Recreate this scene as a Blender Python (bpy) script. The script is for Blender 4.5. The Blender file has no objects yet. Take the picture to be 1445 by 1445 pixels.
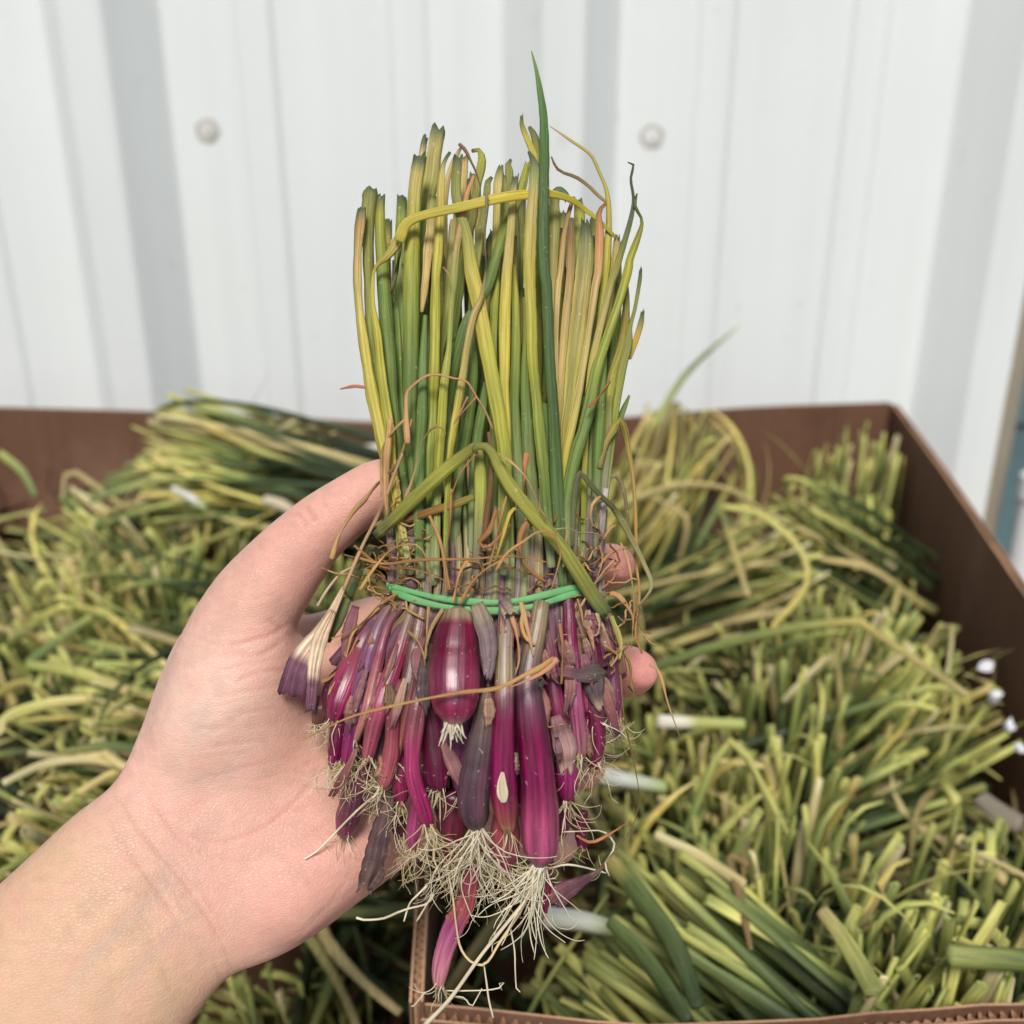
import bpy, bmesh, math, random
import numpy as np
from mathutils import Vector, Matrix, Euler

R = math.radians
rng = random.Random(7)
nrg = np.random.RandomState(7)
sc = bpy.context.scene
COL = sc.collection

# ------------------------------------------------------------------ camera, light, exposure
RIM = 0.95                      # height of the bin's rim above the ground
CAMH = RIM + 0.32
PITCH = R(21.5)
FPX = 1445.0
CAM = np.array([0.0, 0.0, CAMH])
FWD = np.array([0.0, math.cos(PITCH), -math.sin(PITCH)])
UP = np.array([0.0, math.sin(PITCH), math.cos(PITCH)])
RIGHT = np.array([1.0, 0.0, 0.0])

cam_d = bpy.data.cameras.new("camera")
cam = bpy.data.objects.new("camera", cam_d)
COL.objects.link(cam)
cam.location = CAM
cam.rotation_euler = (math.pi / 2 - PITCH, 0, 0)
cam_d.sensor_width = 36
cam_d.lens = 36
cam_d.clip_start = 0.01
cam_d.clip_end = 500
cam_d.dof.use_dof = True
cam_d.dof.focus_distance = 0.298
cam_d.dof.aperture_fstop = 10.0
sc.camera = cam

SUN_EL, SUN_AZ = R(50), R(185)      # azimuth from +Y clockwise: behind the camera, a little to its left
world = bpy.data.worlds.new("World")
sc.world = world
world.use_nodes = True
wn = world.node_tree
bg = wn.nodes["Background"]
sky = wn.nodes.new("ShaderNodeTexSky")
sky.sky_type = 'NISHITA'
sky.sun_disc = False
sky.sun_elevation = SUN_EL
sky.sun_rotation = SUN_AZ
sky.air_density = 1.0
sky.dust_density = 1.5
sky.ozone_density = 1.0
wn.links.new(sky.outputs[0], bg.inputs[0])
bg.inputs[1].default_value = 0.075
sun_d = bpy.data.lights.new("sun", 'SUN')
sun_d.energy = 3.15
sun_d.angle = R(17)
sun_d.color = (1.0, 0.965, 0.90)
sun = bpy.data.objects.new("sun", sun_d)
COL.objects.link(sun)
sv = Vector((math.sin(SUN_AZ) * math.cos(SUN_EL), math.cos(SUN_AZ) * math.cos(SUN_EL), math.sin(SUN_EL)))
sun.rotation_euler = sv.to_track_quat('Z', 'Y').to_euler()
sc.view_settings.view_transform = 'Standard'
sc.view_settings.look = 'None'
sc.view_settings.exposure = 0.09
sc.view_settings.gamma = 1.0
sc.render.engine = 'CYCLES'
sc.cycles.use_denoising = True
sc.cycles.max_bounces = 8
sc.cycles.diffuse_bounces = 4
sc.cycles.transparent_max_bounces = 8

# ------------------------------------------------------------------ helpers
def W(px, py, d):
    "the point seen at pixel (px, py) of the photograph, d metres deep"
    return CAM + RIGHT * ((px - 722.5) / FPX * d) + UP * (-(py - 722.5) / FPX * d) + FWD * d

def G(px, py, z):
    "the point of the level z (relative to the rim) seen at a pixel"
    v = RIGHT * ((px - 722.5) / FPX) + UP * (-(py - 722.5) / FPX) + FWD
    t = (RIM + z - CAM[2]) / v[2]
    return CAM + v * t

def project(P):
    q = P - CAM
    d = q @ FWD
    return (q @ RIGHT) / d * FPX + 722.5, -(q @ UP) / d * FPX + 722.5, d

def S(r, g, b):
    o = []
    for c in (r, g, b):
        c /= 255.0
        o.append(c / 12.92 if c <= 0.04045 else ((c + 0.055) / 1.055) ** 2.4)
    return np.array(o)

def tag(o, label=None, cat=None, group=None, kind=None):
    if label: o["label"] = label
    if cat: o["category"] = cat
    if group: o["group"] = group
    if kind: o["kind"] = kind
    return o

def empty(name, loc):
    o = bpy.data.objects.new(name, None)
    COL.objects.link(o)
    o.location = loc
    o.empty_display_size = 0.02
    return o

def link(name, me, mat=None, parent=None):
    o = bpy.data.objects.new(name, me)
    COL.objects.link(o)
    if mat and not me.materials: me.materials.append(mat)
    if parent is not None:
        o.parent = parent
        # every mesh of a thing built in place is written in world space: undo the parents' offset
        m = Matrix.Identity(4)
        p = parent
        while p is not None:
            m = Matrix.Translation(-Vector(p.location)) @ m if p.type == 'EMPTY' else m
            p = p.parent
        if parent.type == 'EMPTY':
            o.location = -Vector(parent.location)
    return o

class Geo:
    "vertices, faces, colours and uv of one mesh"
    def __init__(s):
        s.v, s.f, s.c, s.uv = [], [], [], []
        s.n = 0
    def add(s, v, f, c, uv):
        s.v.append(np.asarray(v, float)); s.c.append(np.asarray(c, float)); s.uv.append(np.asarray(uv, float))
        s.f += [tuple(i + s.n for i in q) for q in f]
        s.n += len(v)
    def mesh(s, name, smooth=True):
        me = bpy.data.meshes.new(name)
        v = np.concatenate(s.v)
        me.from_pydata(v.tolist(), [], s.f)
        c = np.concatenate(s.c)
        a = me.color_attributes.new("Col", 'FLOAT_COLOR', 'POINT')
        rgba = np.ones((len(v), 4)); rgba[:, :3] = np.clip(c, 0, 1)
        a.data.foreach_set("color", rgba.ravel())
        uv = np.concatenate(s.uv)
        ul = me.uv_layers.new(name="UVMap")
        li = np.empty(len(me.loops), int); me.loops.foreach_get("vertex_index", li)
        ul.data.foreach_set("uv", uv[li].ravel())
        if smooth:
            me.polygons.foreach_set("use_smooth", [True] * len(me.polygons))
        me.update()
        return me

def catmull(P, n):
    "resample control rows (any number of columns) with a centripetal-ish Catmull-Rom, n rows spaced by the length of the first two or three columns"
    P = np.asarray(P, float)
    if len(P) == 2:
        t = np.linspace(0, 1, n)[:, None]
        return P[0] * (1 - t) + P[1] * t
    Q = np.vstack([2 * P[0] - P[1], P, 2 * P[-1] - P[-2]])
    out = []
    for i in range(1, len(Q) - 2):
        p0, p1, p2, p3 = Q[i - 1:i + 3]
        for t in np.linspace(0, 1, 9)[:-1]:
            t2, t3 = t * t, t * t * t
            out.append(0.5 * (2 * p1 + (p2 - p0) * t + (2 * p0 - 5 * p1 + 4 * p2 - p3) * t2 + (3 * p1 - p0 - 3 * p2 + p3) * t3))
    out.append(P[-1])
    out = np.array(out)
    k = 2 if P.shape[1] < 5 else 3
    s = np.r_[0, np.cumsum(np.linalg.norm(np.diff(out[:, :k], axis=0), axis=1))]
    tt = np.linspace(0, s[-1], n)
    return np.stack([np.interp(tt, s, out[:, j]) for j in range(out.shape[1])], 1)

def ramp(stops, t):
    "colour stops [(t, rgb)...] sampled at t"
    x = np.array([a for a, _ in stops]); y = np.array([b for _, b in stops])
    return np.stack([np.interp(t, x, y[:, j]) for j in range(3)], -1)

def noise1(n, freq, amp):
    x = np.linspace(0, 1, n)
    o = np.zeros(n)
    for k in range(3):
        o += nrg.randn() * np.sin(2 * math.pi * (x * freq * (k + 1) * nrg.uniform(.6, 1.4) + nrg.rand())) / (k + 1)
    return o * amp * .6

def sweep(geo, P, ra, cols, ns=10, flat=1.0, facing=None, end='round', ridges=0.04, streak=0.07, twist=0.0, start='open', jag=0.0006, hollow=None):
    """a tube along P (N x 3) with half widths ra (N); cols N x 3. flat: depth / width. facing: direction the flat side looks at."""
    P = np.asarray(P, float); N = len(P); ra = np.asarray(ra, float)
    T = np.gradient(P, axis=0); T /= np.linalg.norm(T, axis=1)[:, None] + 1e-12
    if facing is not None:
        fv = np.broadcast_to(np.asarray(facing, float), P.shape)
        Sd = np.cross(T, fv); bad = np.linalg.norm(Sd, axis=1) < 1e-3
        Sd[bad] = RIGHT
    else:
        a = np.array([1.0, 0, 0]) if abs(T[0][0]) < .9 else np.array([0, 1.0, 0])
        Sd = np.zeros_like(P); s0 = np.cross(T[0], a)
        for i in range(N):
            s0 = s0 - T[i] * (s0 @ T[i]); s0 /= np.linalg.norm(s0) + 1e-12
            Sd[i] = s0
    Sd /= np.linalg.norm(Sd, axis=1)[:, None] + 1e-12
    Nm = np.cross(Sd, T)
    if np.ndim(twist) > 0 or twist:
        tw = np.linspace(0, 1, N) * twist if np.ndim(twist) == 0 else np.asarray(twist)
        Sd, Nm = Sd * np.cos(tw)[:, None] + Nm * np.sin(tw)[:, None], -Sd * np.sin(tw)[:, None] + Nm * np.cos(tw)[:, None]
    th = np.linspace(0, 2 * math.pi, ns, endpoint=False)
    rid = 1 + ridges * nrg.randn(ns)
    st = 1 + streak * nrg.randn(ns)
    fl = np.broadcast_to(np.asarray(flat, float), (N,))
    ca, sa = np.cos(th) * rid, np.sin(th) * rid
    V = P[:, None] + Sd[:, None] * (ra[:, None] * ca[None])[..., None] + Nm[:, None] * ((ra * fl)[:, None] * sa[None])[..., None]
    C = cols[:, None] * st[None, :, None]
    L = np.r_[0, np.cumsum(np.linalg.norm(np.diff(P, axis=0), axis=1))]
    U = np.stack(np.broadcast_arrays((th / (2 * math.pi))[None] + 0 * L[:, None], L[:, None] + 0 * th[None]), -1)
    if jag and end == 'cut':
        V[-1] += T[-1] * (nrg.randn(ns) * jag)[:, None]
    V, C, U = V.reshape(-1, 3), C.reshape(-1, 3), U.reshape(-1, 2)
    F = []
    for i in range(N - 1):
        for j in range(ns):
            k = (j + 1) % ns
            F.append((i * ns + j, i * ns + k, (i + 1) * ns + k, (i + 1) * ns + j))
    ex_v, ex_c, ex_u = [], [], []
    b = N * ns
    if end == 'cut':
        ringo = V[(N - 1) * ns:N * ns]; c = ringo.mean(0)
        r1 = c + (ringo - c) * .78; r2 = c + (ringo - c) * .7 - T[-1] * min(.004, ra[-1] * 1.2)
        hc = cols[-1] * .9 if hollow is None else hollow
        ex_v += [*r1, *r2, c - T[-1] * min(.004, ra[-1] * 1.2)]
        ex_c += [cols[-1] * 1.15] * ns + [hc] * ns + [hc]
        ex_u += [(0, L[-1])] * (2 * ns + 1)
        o = (N - 1) * ns
        for j in range(ns):
            k = (j + 1) % ns
            F.append((o + j, o + k, b + k, b + j)); F.append((b + j, b + k, b + ns + k, b + ns + j)); F.append((b + ns + j, b + ns + k, b + 2 * ns))
    elif end == 'round':
        ex_v.append(P[-1] + T[-1] * ra[-1] * .4); ex_c.append(cols[-1]); ex_u.append((0, L[-1]))
        o = (N - 1) * ns
        for j in range(ns): F.append((o + j, o + (j + 1) % ns, b))
    if start == 'round':
        q = b + len(ex_v)
        ex_v.append(P[0] - T[0] * ra[0] * .4); ex_c.append(cols[0]); ex_u.append((0, 0))
        for j in range(ns): F.append(((j + 1) % ns, j, q))
    if ex_v:
        V = np.vstack([V, ex_v]); C = np.vstack([C, ex_c]); U = np.vstack([U, ex_u])
    geo.add(V, F, C, U)

def sheet(geo, P, ha, cols, facing, m=11, fold=.10, ragged=.0022, th=.00016):
    "a crumpled papery skin along P, half widths ha: creased lengthwise, ragged at its end"
    N = len(P)
    T = np.gradient(P, axis=0); T /= np.linalg.norm(T, axis=1)[:, None] + 1e-12
    Sd = np.cross(T, np.asarray(facing)); Sd /= np.linalg.norm(Sd, axis=1)[:, None] + 1e-9
    Nm = np.cross(Sd, T)
    Nm *= np.sign((Nm @ np.asarray(facing)).mean() + 1e-9)
    s = np.linspace(-1, 1, m); t = np.linspace(0, 1, N)
    ph = nrg.rand(4) * 6.3; k = nrg.uniform(1.5, 4.5, 3)
    z = sum(np.sin(s[None] * k[i] * 1.6 + ph[i] + t[:, None] * nrg.uniform(-3, 3)) / (i + 1) for i in range(3))
    z = z * fold * (.3 + .7 * t[:, None]) - .18 * s[None] ** 2
    z += nrg.randn(N, m) * .035
    e = 1 + .10 * np.outer(noise1(N, 5, 1.0), np.abs(s)) 
    V = P[:, None] + Sd[:, None] * ((ha[:, None] * s[None] * e))[..., None] + Nm[:, None] * (ha[:, None] * z)[..., None]
    rg = np.convolve(nrg.uniform(-1, .8, m + 2), [.3, .4, .3], "valid") * ragged * 1.6
    V[-1] += T[-1] * rg[:, None]; V[-2] += T[-2] * rg[:, None] * .5
    st = 1 + .16 * nrg.randn(m); st2 = 1 + .06 * nrg.randn(N, m)
    C = cols[:, None] * (st[None] * st2)[..., None]
    L = np.r_[0, np.cumsum(np.linalg.norm(np.diff(P, axis=0), axis=1))]
    U = np.stack([np.broadcast_to((s * .5 + .5) * .5, (N, m)), np.broadcast_to(L[:, None], (N, m))], -1)
    A = V.reshape(-1, 3); B_ = (V - Nm[:, None] * th).reshape(-1, 3)
    F = []; o = N * m
    for i in range(N - 1):
        for j in range(m - 1):
            a, b, c, d = i * m + j, i * m + j + 1, (i + 1) * m + j + 1, (i + 1) * m + j
            F.append((a, b, c, d)); F.append((o + a, o + d, o + c, o + b))
        for j in (0, m - 1):
            a, d = i * m + j, (i + 1) * m + j
            F.append((a, d, o + d, o + a))
    for j in range(m - 1):
        for i in (0, N - 1):
            a, b = i * m + j, i * m + j + 1
            F.append((a, b, o + b, o + a))
    geo.add(np.vstack([A, B_]), F, np.vstack([C.reshape(-1, 3)] * 2), np.vstack([U.reshape(-1, 2)] * 2))

# ------------------------------------------------------------------ materials
def new_mat(name):
    m = bpy.data.materials.new(name); m.use_nodes = True
    nt = m.node_tree
    return m, nt, nt.nodes["Principled BSDF"]

def node(nt, t, **k):
    n = nt.nodes.new(t)
    for a, b in k.items():
        if a.startswith("i_"): n.inputs[int(a[2:]) if a[2:].isdigit() else a[2:]].default_value = b
        else: setattr(n, a, b)
    return n

def plant_mat(name, speck_scale=(22.0, 70.0, 1.0), vscale=14.0, pale=None, sat=1.0, tint=(1, 1, 1), spots=0.0, coat=0.0, rough=.5, spec=.4, fibre=120.0, fibre_amt=.25, speck=.3, bump=.3, objrand=0.0, trans=0.0, sheen=0.0):
    m, nt, p = new_mat(name)
    lk = nt.links.new
    at = node(nt, "ShaderNodeAttribute", attribute_name="Col")
    uv = node(nt, "ShaderNodeUVMap")
    mp = node(nt, "ShaderNodeMapping"); mp.inputs["Scale"].default_value = (fibre / 8.0, vscale, 1)
    lk(uv.outputs[0], mp.inputs[0])
    n1 = node(nt, "ShaderNodeTexNoise"); n1.inputs["Scale"].default_value = 1.0; n1.inputs["Detail"].default_value = 4
    lk(mp.outputs[0], n1.inputs["Vector"])
    tc = node(nt, "ShaderNodeTexCoord")
    n2 = node(nt, "ShaderNodeTexNoise"); n2.inputs["Scale"].default_value = 1.0; n2.inputs["Detail"].default_value = 5
    mpb = node(nt, "ShaderNodeMapping"); mpb.inputs["Scale"].default_value = speck_scale
    lk(uv.outputs[0], mpb.inputs[0]); lk(mpb.outputs[0], n2.inputs["Vector"])
    n3 = node(nt, "ShaderNodeTexNoise"); n3.inputs["Scale"].default_value = 40.0; n3.inputs["Detail"].default_value = 3
    lk(tc.outputs["Object"], n3.inputs["Vector"])
    r1 = node(nt, "ShaderNodeMapRange", i_1=.3, i_2=.7, i_3=1 - fibre_amt, i_4=1 + fibre_amt * .8); lk(n1.outputs[0], r1.inputs[0])
    r2 = node(nt, "ShaderNodeMapRange", i_1=.3, i_2=.7, i_3=1 - speck, i_4=1 + speck * .5); lk(n2.outputs[0], r2.inputs[0])
    r3 = node(nt, "ShaderNodeMapRange", i_1=.3, i_2=.7, i_3=.92, i_4=1.07); lk(n3.outputs[0], r3.inputs[0])
    m1 = node(nt, "ShaderNodeMath", operation='MULTIPLY'); lk(r1.outputs[0], m1.inputs[0]); lk(r2.outputs[0], m1.inputs[1])
    m2 = node(nt, "ShaderNodeMath", operation='MULTIPLY'); lk(m1.outputs[0], m2.inputs[0]); lk(r3.outputs[0], m2.inputs[1])
    out = m2.outputs[0]
    if objrand:
        oi = node(nt, "ShaderNodeObjectInfo")
        r4 = node(nt, "ShaderNodeMapRange", i_3=1 - objrand, i_4=1 + objrand); lk(oi.outputs["Random"], r4.inputs[0])
        m3 = node(nt, "ShaderNodeMath", operation='MULTIPLY'); lk(out, m3.inputs[0]); lk(r4.outputs[0], m3.inputs[1])
        out = m3.outputs[0]
    vm = node(nt, "ShaderNodeVectorMath", operation='SCALE'); lk(at.outputs["Color"], vm.inputs[0]); lk(out, vm.inputs["Scale"])
    src = vm.outputs[0]
    if pale is not None:            # thin pale streaks running from neck to root
        mp2 = node(nt, "ShaderNodeMapping"); mp2.inputs["Scale"].default_value = (9.0, 26.0, 1); mp2.inputs["Location"].default_value = (3.1, 7.7, 0); lk(uv.outputs[0], mp2.inputs[0])
        oi2 = node(nt, "ShaderNodeObjectInfo"); cx = node(nt, "ShaderNodeCombineXYZ"); ml = node(nt, "ShaderNodeMath", operation='MULTIPLY', i_1=37.0); lk(oi2.outputs["Random"], ml.inputs[0]); lk(ml.outputs[0], cx.inputs[0]); lk(ml.outputs[0], cx.inputs[1]); lk(cx.outputs[0], mp2.inputs["Location"])
        n6 = node(nt, "ShaderNodeTexNoise"); n6.inputs["Scale"].default_value = 1.0; n6.inputs["Detail"].default_value = 7; n6.inputs["Roughness"].default_value = .62; lk(mp2.outputs[0], n6.inputs["Vector"])
        r7 = node(nt, "ShaderNodeMapRange", i_1=.54, i_2=.76, i_3=0.0, i_4=.5); lk(n6.outputs[0], r7.inputs[0])
        m8 = node(nt, "ShaderNodeMix", data_type='RGBA'); lk(r7.outputs[0], m8.inputs[0]); lk(src, m8.inputs[6]); m8.inputs[7].default_value = (*pale, 1)
        r9 = node(nt, "ShaderNodeMapRange", i_1=.28, i_2=.46, i_3=.5, i_4=0.0); lk(n6.outputs[0], r9.inputs[0])
        m9 = node(nt, "ShaderNodeMix", data_type='RGBA'); lk(r9.outputs[0], m9.inputs[0]); lk(m8.outputs[2], m9.inputs[6]); m9.inputs[7].default_value = (.05, .012, .022, 1)
        src = m9.outputs[2]
    if sat != 1.0:
        hs = node(nt, "ShaderNodeHueSaturation"); hs.inputs["Saturation"].default_value = sat; lk(src, hs.inputs["Color"]); src = hs.outputs[0]
    if tint != (1, 1, 1):
        tv = node(nt, "ShaderNodeVectorMath", operation='MULTIPLY'); tv.inputs[1].default_value = tint; lk(src, tv.inputs[0]); src = tv.outputs[0]
    if spots:
        n4 = node(nt, "ShaderNodeTexNoise"); n4.inputs["Scale"].default_value = 1.0; n4.inputs["Detail"].default_value = 6; n4.inputs["Roughness"].default_value = .65
        mp4 = node(nt, "ShaderNodeMapping"); mp4.inputs["Scale"].default_value = (7.0, 38.0, 1); lk(uv.outputs[0], mp4.inputs[0])
        oi4 = node(nt, "ShaderNodeObjectInfo"); ml4 = node(nt, "ShaderNodeMath", operation='MULTIPLY', i_1=53.0); lk(oi4.outputs["Random"], ml4.inputs[0]); cx4 = node(nt, "ShaderNodeCombineXYZ"); lk(ml4.outputs[0], cx4.inputs[0]); lk(ml4.outputs[0], cx4.inputs[1]); lk(cx4.outputs[0], mp4.inputs["Location"])
        lk(mp4.outputs[0], n4.inputs["Vector"])
        r5 = node(nt, "ShaderNodeMapRange", i_1=.58, i_2=.74, i_3=0.0, i_4=spots); lk(n4.outputs[0], r5.inputs[0])
        mx = node(nt, "ShaderNodeMix", data_type='RGBA'); lk(r5.outputs[0], mx.inputs[0]); lk(src, mx.inputs[6]); mx.inputs[7].default_value = (.13, .085, .04, 1)
        n5 = node(nt, "ShaderNodeTexNoise"); n5.inputs["Scale"].default_value = 700.0; n5.inputs["Detail"].default_value = 2
        lk(tc.outputs["Object"], n5.inputs["Vector"])
        r6 = node(nt, "ShaderNodeMapRange", i_1=.68, i_2=.76, i_3=0.0, i_4=spots * .9); lk(n5.outputs[0], r6.inputs[0])
        mx2 = node(nt, "ShaderNodeMix", data_type='RGBA'); lk(r6.outputs[0], mx2.inputs[0]); lk(mx.outputs[2], mx2.inputs[6]); mx2.inputs[7].default_value = (.62, .56, .46, 1)
        src = mx2.outputs[2]
    lk(src, p.inputs["Base Color"])
    if coat:
        p.inputs["Coat Weight"].default_value = coat; p.inputs["Coat Roughness"].default_value = .2
    p.inputs["Roughness"].default_value = rough
    p.inputs["Specular IOR Level"].default_value = spec
    rr = node(nt, "ShaderNodeMapRange", i_1=.3, i_2=.7, i_3=rough - .1, i_4=rough + .14); lk(n3.outputs[0], rr.inputs[0]); lk(rr.outputs[0], p.inputs["Roughness"])
    b1 = node(nt, "ShaderNodeBump"); b1.inputs["Strength"].default_value = bump; b1.inputs["Distance"].default_value = .0004
    lk(n1.outputs[0], b1.inputs["Height"])
    b2 = node(nt, "ShaderNodeBump"); b2.inputs["Strength"].default_value = bump * .7; b2.inputs["Distance"].default_value = .0003
    lk(n2.outputs[0], b2.inputs["Height"]); lk(b1.outputs[0], b2.inputs["Normal"])
    lk(b2.outputs[0], p.inputs["Normal"])
    if trans:
        p.inputs["Subsurface Weight"].default_value = trans
        p.inputs["Subsurface Radius"].default_value = (.9, 1.0, .4)
        p.inputs["Subsurface Scale"].default_value = .0015
    return m

M_LEAF = plant_mat("leaf", sat=.98, tint=(.95, .95, .74), vscale=6.0, trans=.22, spots=.42, rough=.5, spec=.27, fibre=230, fibre_amt=.24, speck=.3, bump=.6)
M_BULB = plant_mat("bulb_skin", sat=1.12, pale=(.40, .15, .23), tint=(.84, .74, .70), spots=.45, coat=.14, rough=.36, spec=.55, fibre=190, fibre_amt=.42, speck=.42, bump=.8)
M_SHANK = plant_mat("white_shank", rough=.45, spec=.45, fibre=120, fibre_amt=.12, speck=.1, bump=.3)
M_DRY = plant_mat("dry_skin", tint=(1.02, .97, .82), spots=.5, rough=.66, spec=.3, fibre=110, fibre_amt=.42, speck=.36, bump=.8)
M_ROOT = plant_mat("root", rough=.6, spec=.3, fibre=40, fibre_amt=.15, speck=.2, bump=.2)
M_BINLEAF = plant_mat("bin_leaf", sat=.88, tint=(.94, .92, .70), spots=.35, rough=.55, spec=.34, fibre=110, fibre_amt=.32, speck=.3, bump=.6, objrand=.25)
# ------------------------------------------------------------------ setting: ground, metal wall, post, bin
def simple_mat(name, col, rough=.6, spec=.4, nscale=6.0, namt=.12, fine=0.0, bump=0.0, stretch=(1, 1, 1), metallic=0):
    m, nt, p = new_mat(name)
    lk = nt.links.new
    tc = node(nt, "ShaderNodeTexCoord"); mp = node(nt, "ShaderNodeMapping"); mp.inputs["Scale"].default_value = stretch
    lk(tc.outputs["Object"], mp.inputs[0])
    n1 = node(nt, "ShaderNodeTexNoise"); n1.inputs["Scale"].default_value = nscale; n1.inputs["Detail"].default_value = 6
    lk(mp.outputs[0], n1.inputs["Vector"])
    r1 = node(nt, "ShaderNodeMapRange", i_1=.3, i_2=.7, i_3=1 - namt, i_4=1 + namt); lk(n1.outputs[0], r1.inputs[0])
    out = r1.outputs[0]
    n2 = node(nt, "ShaderNodeTexNoise"); n2.inputs["Scale"].default_value = nscale * 40; n2.inputs["Detail"].default_value = 3
    lk(mp.outputs[0], n2.inputs["Vector"])
    if fine:
        r2 = node(nt, "ShaderNodeMapRange", i_1=.3, i_2=.7, i_3=1 - fine, i_4=1 + fine); lk(n2.outputs[0], r2.inputs[0])
        mm = node(nt, "ShaderNodeMath", operation='MULTIPLY'); lk(out, mm.inputs[0]); lk(r2.outputs[0], mm.inputs[1]); out = mm.outputs[0]
    vm = node(nt, "ShaderNodeVectorMath", operation='SCALE'); vm.inputs[0].default_value = tuple(col); lk(out, vm.inputs["Scale"])
    lk(vm.outputs[0], p.inputs["Base Color"])
    p.inputs["Roughness"].default_value = rough; p.inputs["Specular IOR Level"].default_value = spec
    p.inputs["Metallic"].default_value = metallic
    if bump:
        b = node(nt, "ShaderNodeBump"); b.inputs["Strength"].default_value = bump; b.inputs["Distance"].default_value = .001
        lk(n2.outputs[0], b.inputs["Height"]); lk(b.outputs[0], p.inputs["Normal"])
    return m

def plain(name, V, F, mat, parent=None, smooth=False):
    me = bpy.data.meshes.new(name)
    me.from_pydata([tuple(v) for v in V], [], F)
    if smooth: me.polygons.foreach_set("use_smooth", [True] * len(me.polygons))
    me.update()
    return link(name, me, mat, parent)

def box_vf(x0, x1, y0, y1, z0, z1):
    V = [(x, y, z) for x in (x0, x1) for y in (y0, y1) for z in (z0, z1)]
    F = [(0, 1, 3, 2), (4, 6, 7, 5), (0, 4, 5, 1), (2, 3, 7, 6), (0, 2, 6, 4), (1, 5, 7, 3)]
    return V, F

M_GROUND = simple_mat("concrete", S(150, 146, 138), .85, .2, 3, .15, .12, .3)
plain("ground", [(-60, -60, 0), (60, -60, 0), (60, 60, 0), (-60, 60, 0)], [(0, 1, 2, 3)], M_GROUND)["kind"] = "structure"

# corrugated wall -------------------------------------------------
WALL_Y = 1.36
def wx(px):                     # x on the wall's flat for a pixel of the photograph's top row
    p = W(px, 0, 1.0) - CAM
    t = (WALL_Y) / p[1]
    return p[0] * t
m_wall, nt, p = new_mat("white_painted_metal")
lk = nt.links.new
tc = node(nt, "ShaderNodeTexCoord")
n1 = node(nt, "ShaderNodeTexNoise"); n1.inputs["Scale"].default_value = 3.0; n1.inputs["Detail"].default_value = 5
lk(tc.outputs["Object"], n1.inputs["Vector"])
mp = node(nt, "ShaderNodeMapping"); mp.inputs["Scale"].default_value = (30, 30, 1.2); lk(tc.outputs["Object"], mp.inputs[0])
n2 = node(nt, "ShaderNodeTexNoise"); n2.inputs["Scale"].default_value = 1.0; n2.inputs["Detail"].default_value = 4; lk(mp.outputs[0], n2.inputs["Vector"])
n3 = node(nt, "ShaderNodeTexNoise"); n3.inputs["Scale"].default_value = 28.0; n3.inputs["Detail"].default_value = 6; lk(tc.outputs["Object"], n3.inputs["Vector"])
cr = node(nt, "ShaderNodeMapRange", i_1=.66, i_2=.8, i_3=0.0, i_4=.3); lk(n3.outputs[0], cr.inputs[0])
a1 = node(nt, "ShaderNodeMapRange", i_1=.3, i_2=.7, i_3=.97, i_4=1.02); lk(n1.outputs[0], a1.inputs[0])
a2 = node(nt, "ShaderNodeMapRange", i_1=.3, i_2=.7, i_3=.965, i_4=1.02); lk(n2.outputs[0], a2.inputs[0])
mm = node(nt, "ShaderNodeMath", operation='MULTIPLY'); lk(a1.outputs[0], mm.inputs[0]); lk(a2.outputs[0], mm.inputs[1])
vm = node(nt, "ShaderNodeVectorMath", operation='SCALE'); vm.inputs[0].default_value = (.765, .795, .785); lk(mm.outputs[0], vm.inputs["Scale"])
mx = node(nt, "ShaderNodeMix", data_type='RGBA'); lk(cr.outputs[0], mx.inputs[0]); lk(vm.outputs[0], mx.inputs[6]); mx.inputs[7].default_value = (.45, .44, .42, 1)
lk(mx.outputs[2], p.inputs["Base Color"])
p.inputs["Roughness"].default_value = .5; p.inputs["Specular IOR Level"].default_value = .35

wall = empty("metal_wall", (0, WALL_Y, 0))
tag(wall, "white ribbed sheet metal wall standing behind the cardboard bin", "wall")
k = WALL_Y / 1.0
majors = [wx(140) , wx(793), wx(1452)]
sp = (majors[2] - majors[0]) / 2
majors = [majors[0] - sp] + majors
X_END = wx(1480)
prof = []                       # (x, depth in front of the flat)
PXM = wx(723.5) - wx(722.5)
for mxr in majors:
    for q in (1 / 3, 2 / 3):    # two shallow ribs before each tall one
        c = mxr - sp + sp * q
        prof += [(c - 30 * PXM, 0), (c - 21 * PXM, 9 * PXM), (c + 21 * PXM, 9 * PXM), (c + 30 * PXM, 0)]
    prof += [(mxr - 83 * PXM, 0), (mxr - 29 * PXM, 82 * PXM), (mxr + 29 * PXM, 82 * PXM), (mxr + 83 * PXM, 0)]
# the last rib closes the sheet
prof = [q for q in prof if q[0] < X_END] + [(X_END, prof[-2][1] if prof[-1][0] > X_END else 0)]
# round each bend a little
pr = []
for i, (x, d) in enumerate(prof):
    if 0 < i < len(prof) - 1:
        a, b, c = np.array(prof[i - 1]), np.array((x, d)), np.array(prof[i + 1])
        e = min(.006, np.linalg.norm(a - b) * .3, np.linalg.norm(c - b) * .3)
        q0 = b + (a - b) / np.linalg.norm(a - b) * e; q1 = b + (c - b) / np.linalg.norm(c - b) * e
        for t in (0, .33, .67, 1):
            pr.append((1 - t) ** 2 * q0 + 2 * t * (1 - t) * b + t * t * q1)
    else: pr.append(np.array((x, d)))
seams = [-99, majors[1] + 83 * PXM + .012, majors[3] - 86 * PXM, 99]
V, F = [], []
zs = (0.02, 2.9)
for (x, d) in pr:
    for z in zs:
        V.append((x, WALL_Y - d, z))
for (x, d) in pr:
    for z in zs:
        V.append((x, WALL_Y - d + .0015, z))
n = len(pr)
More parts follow.
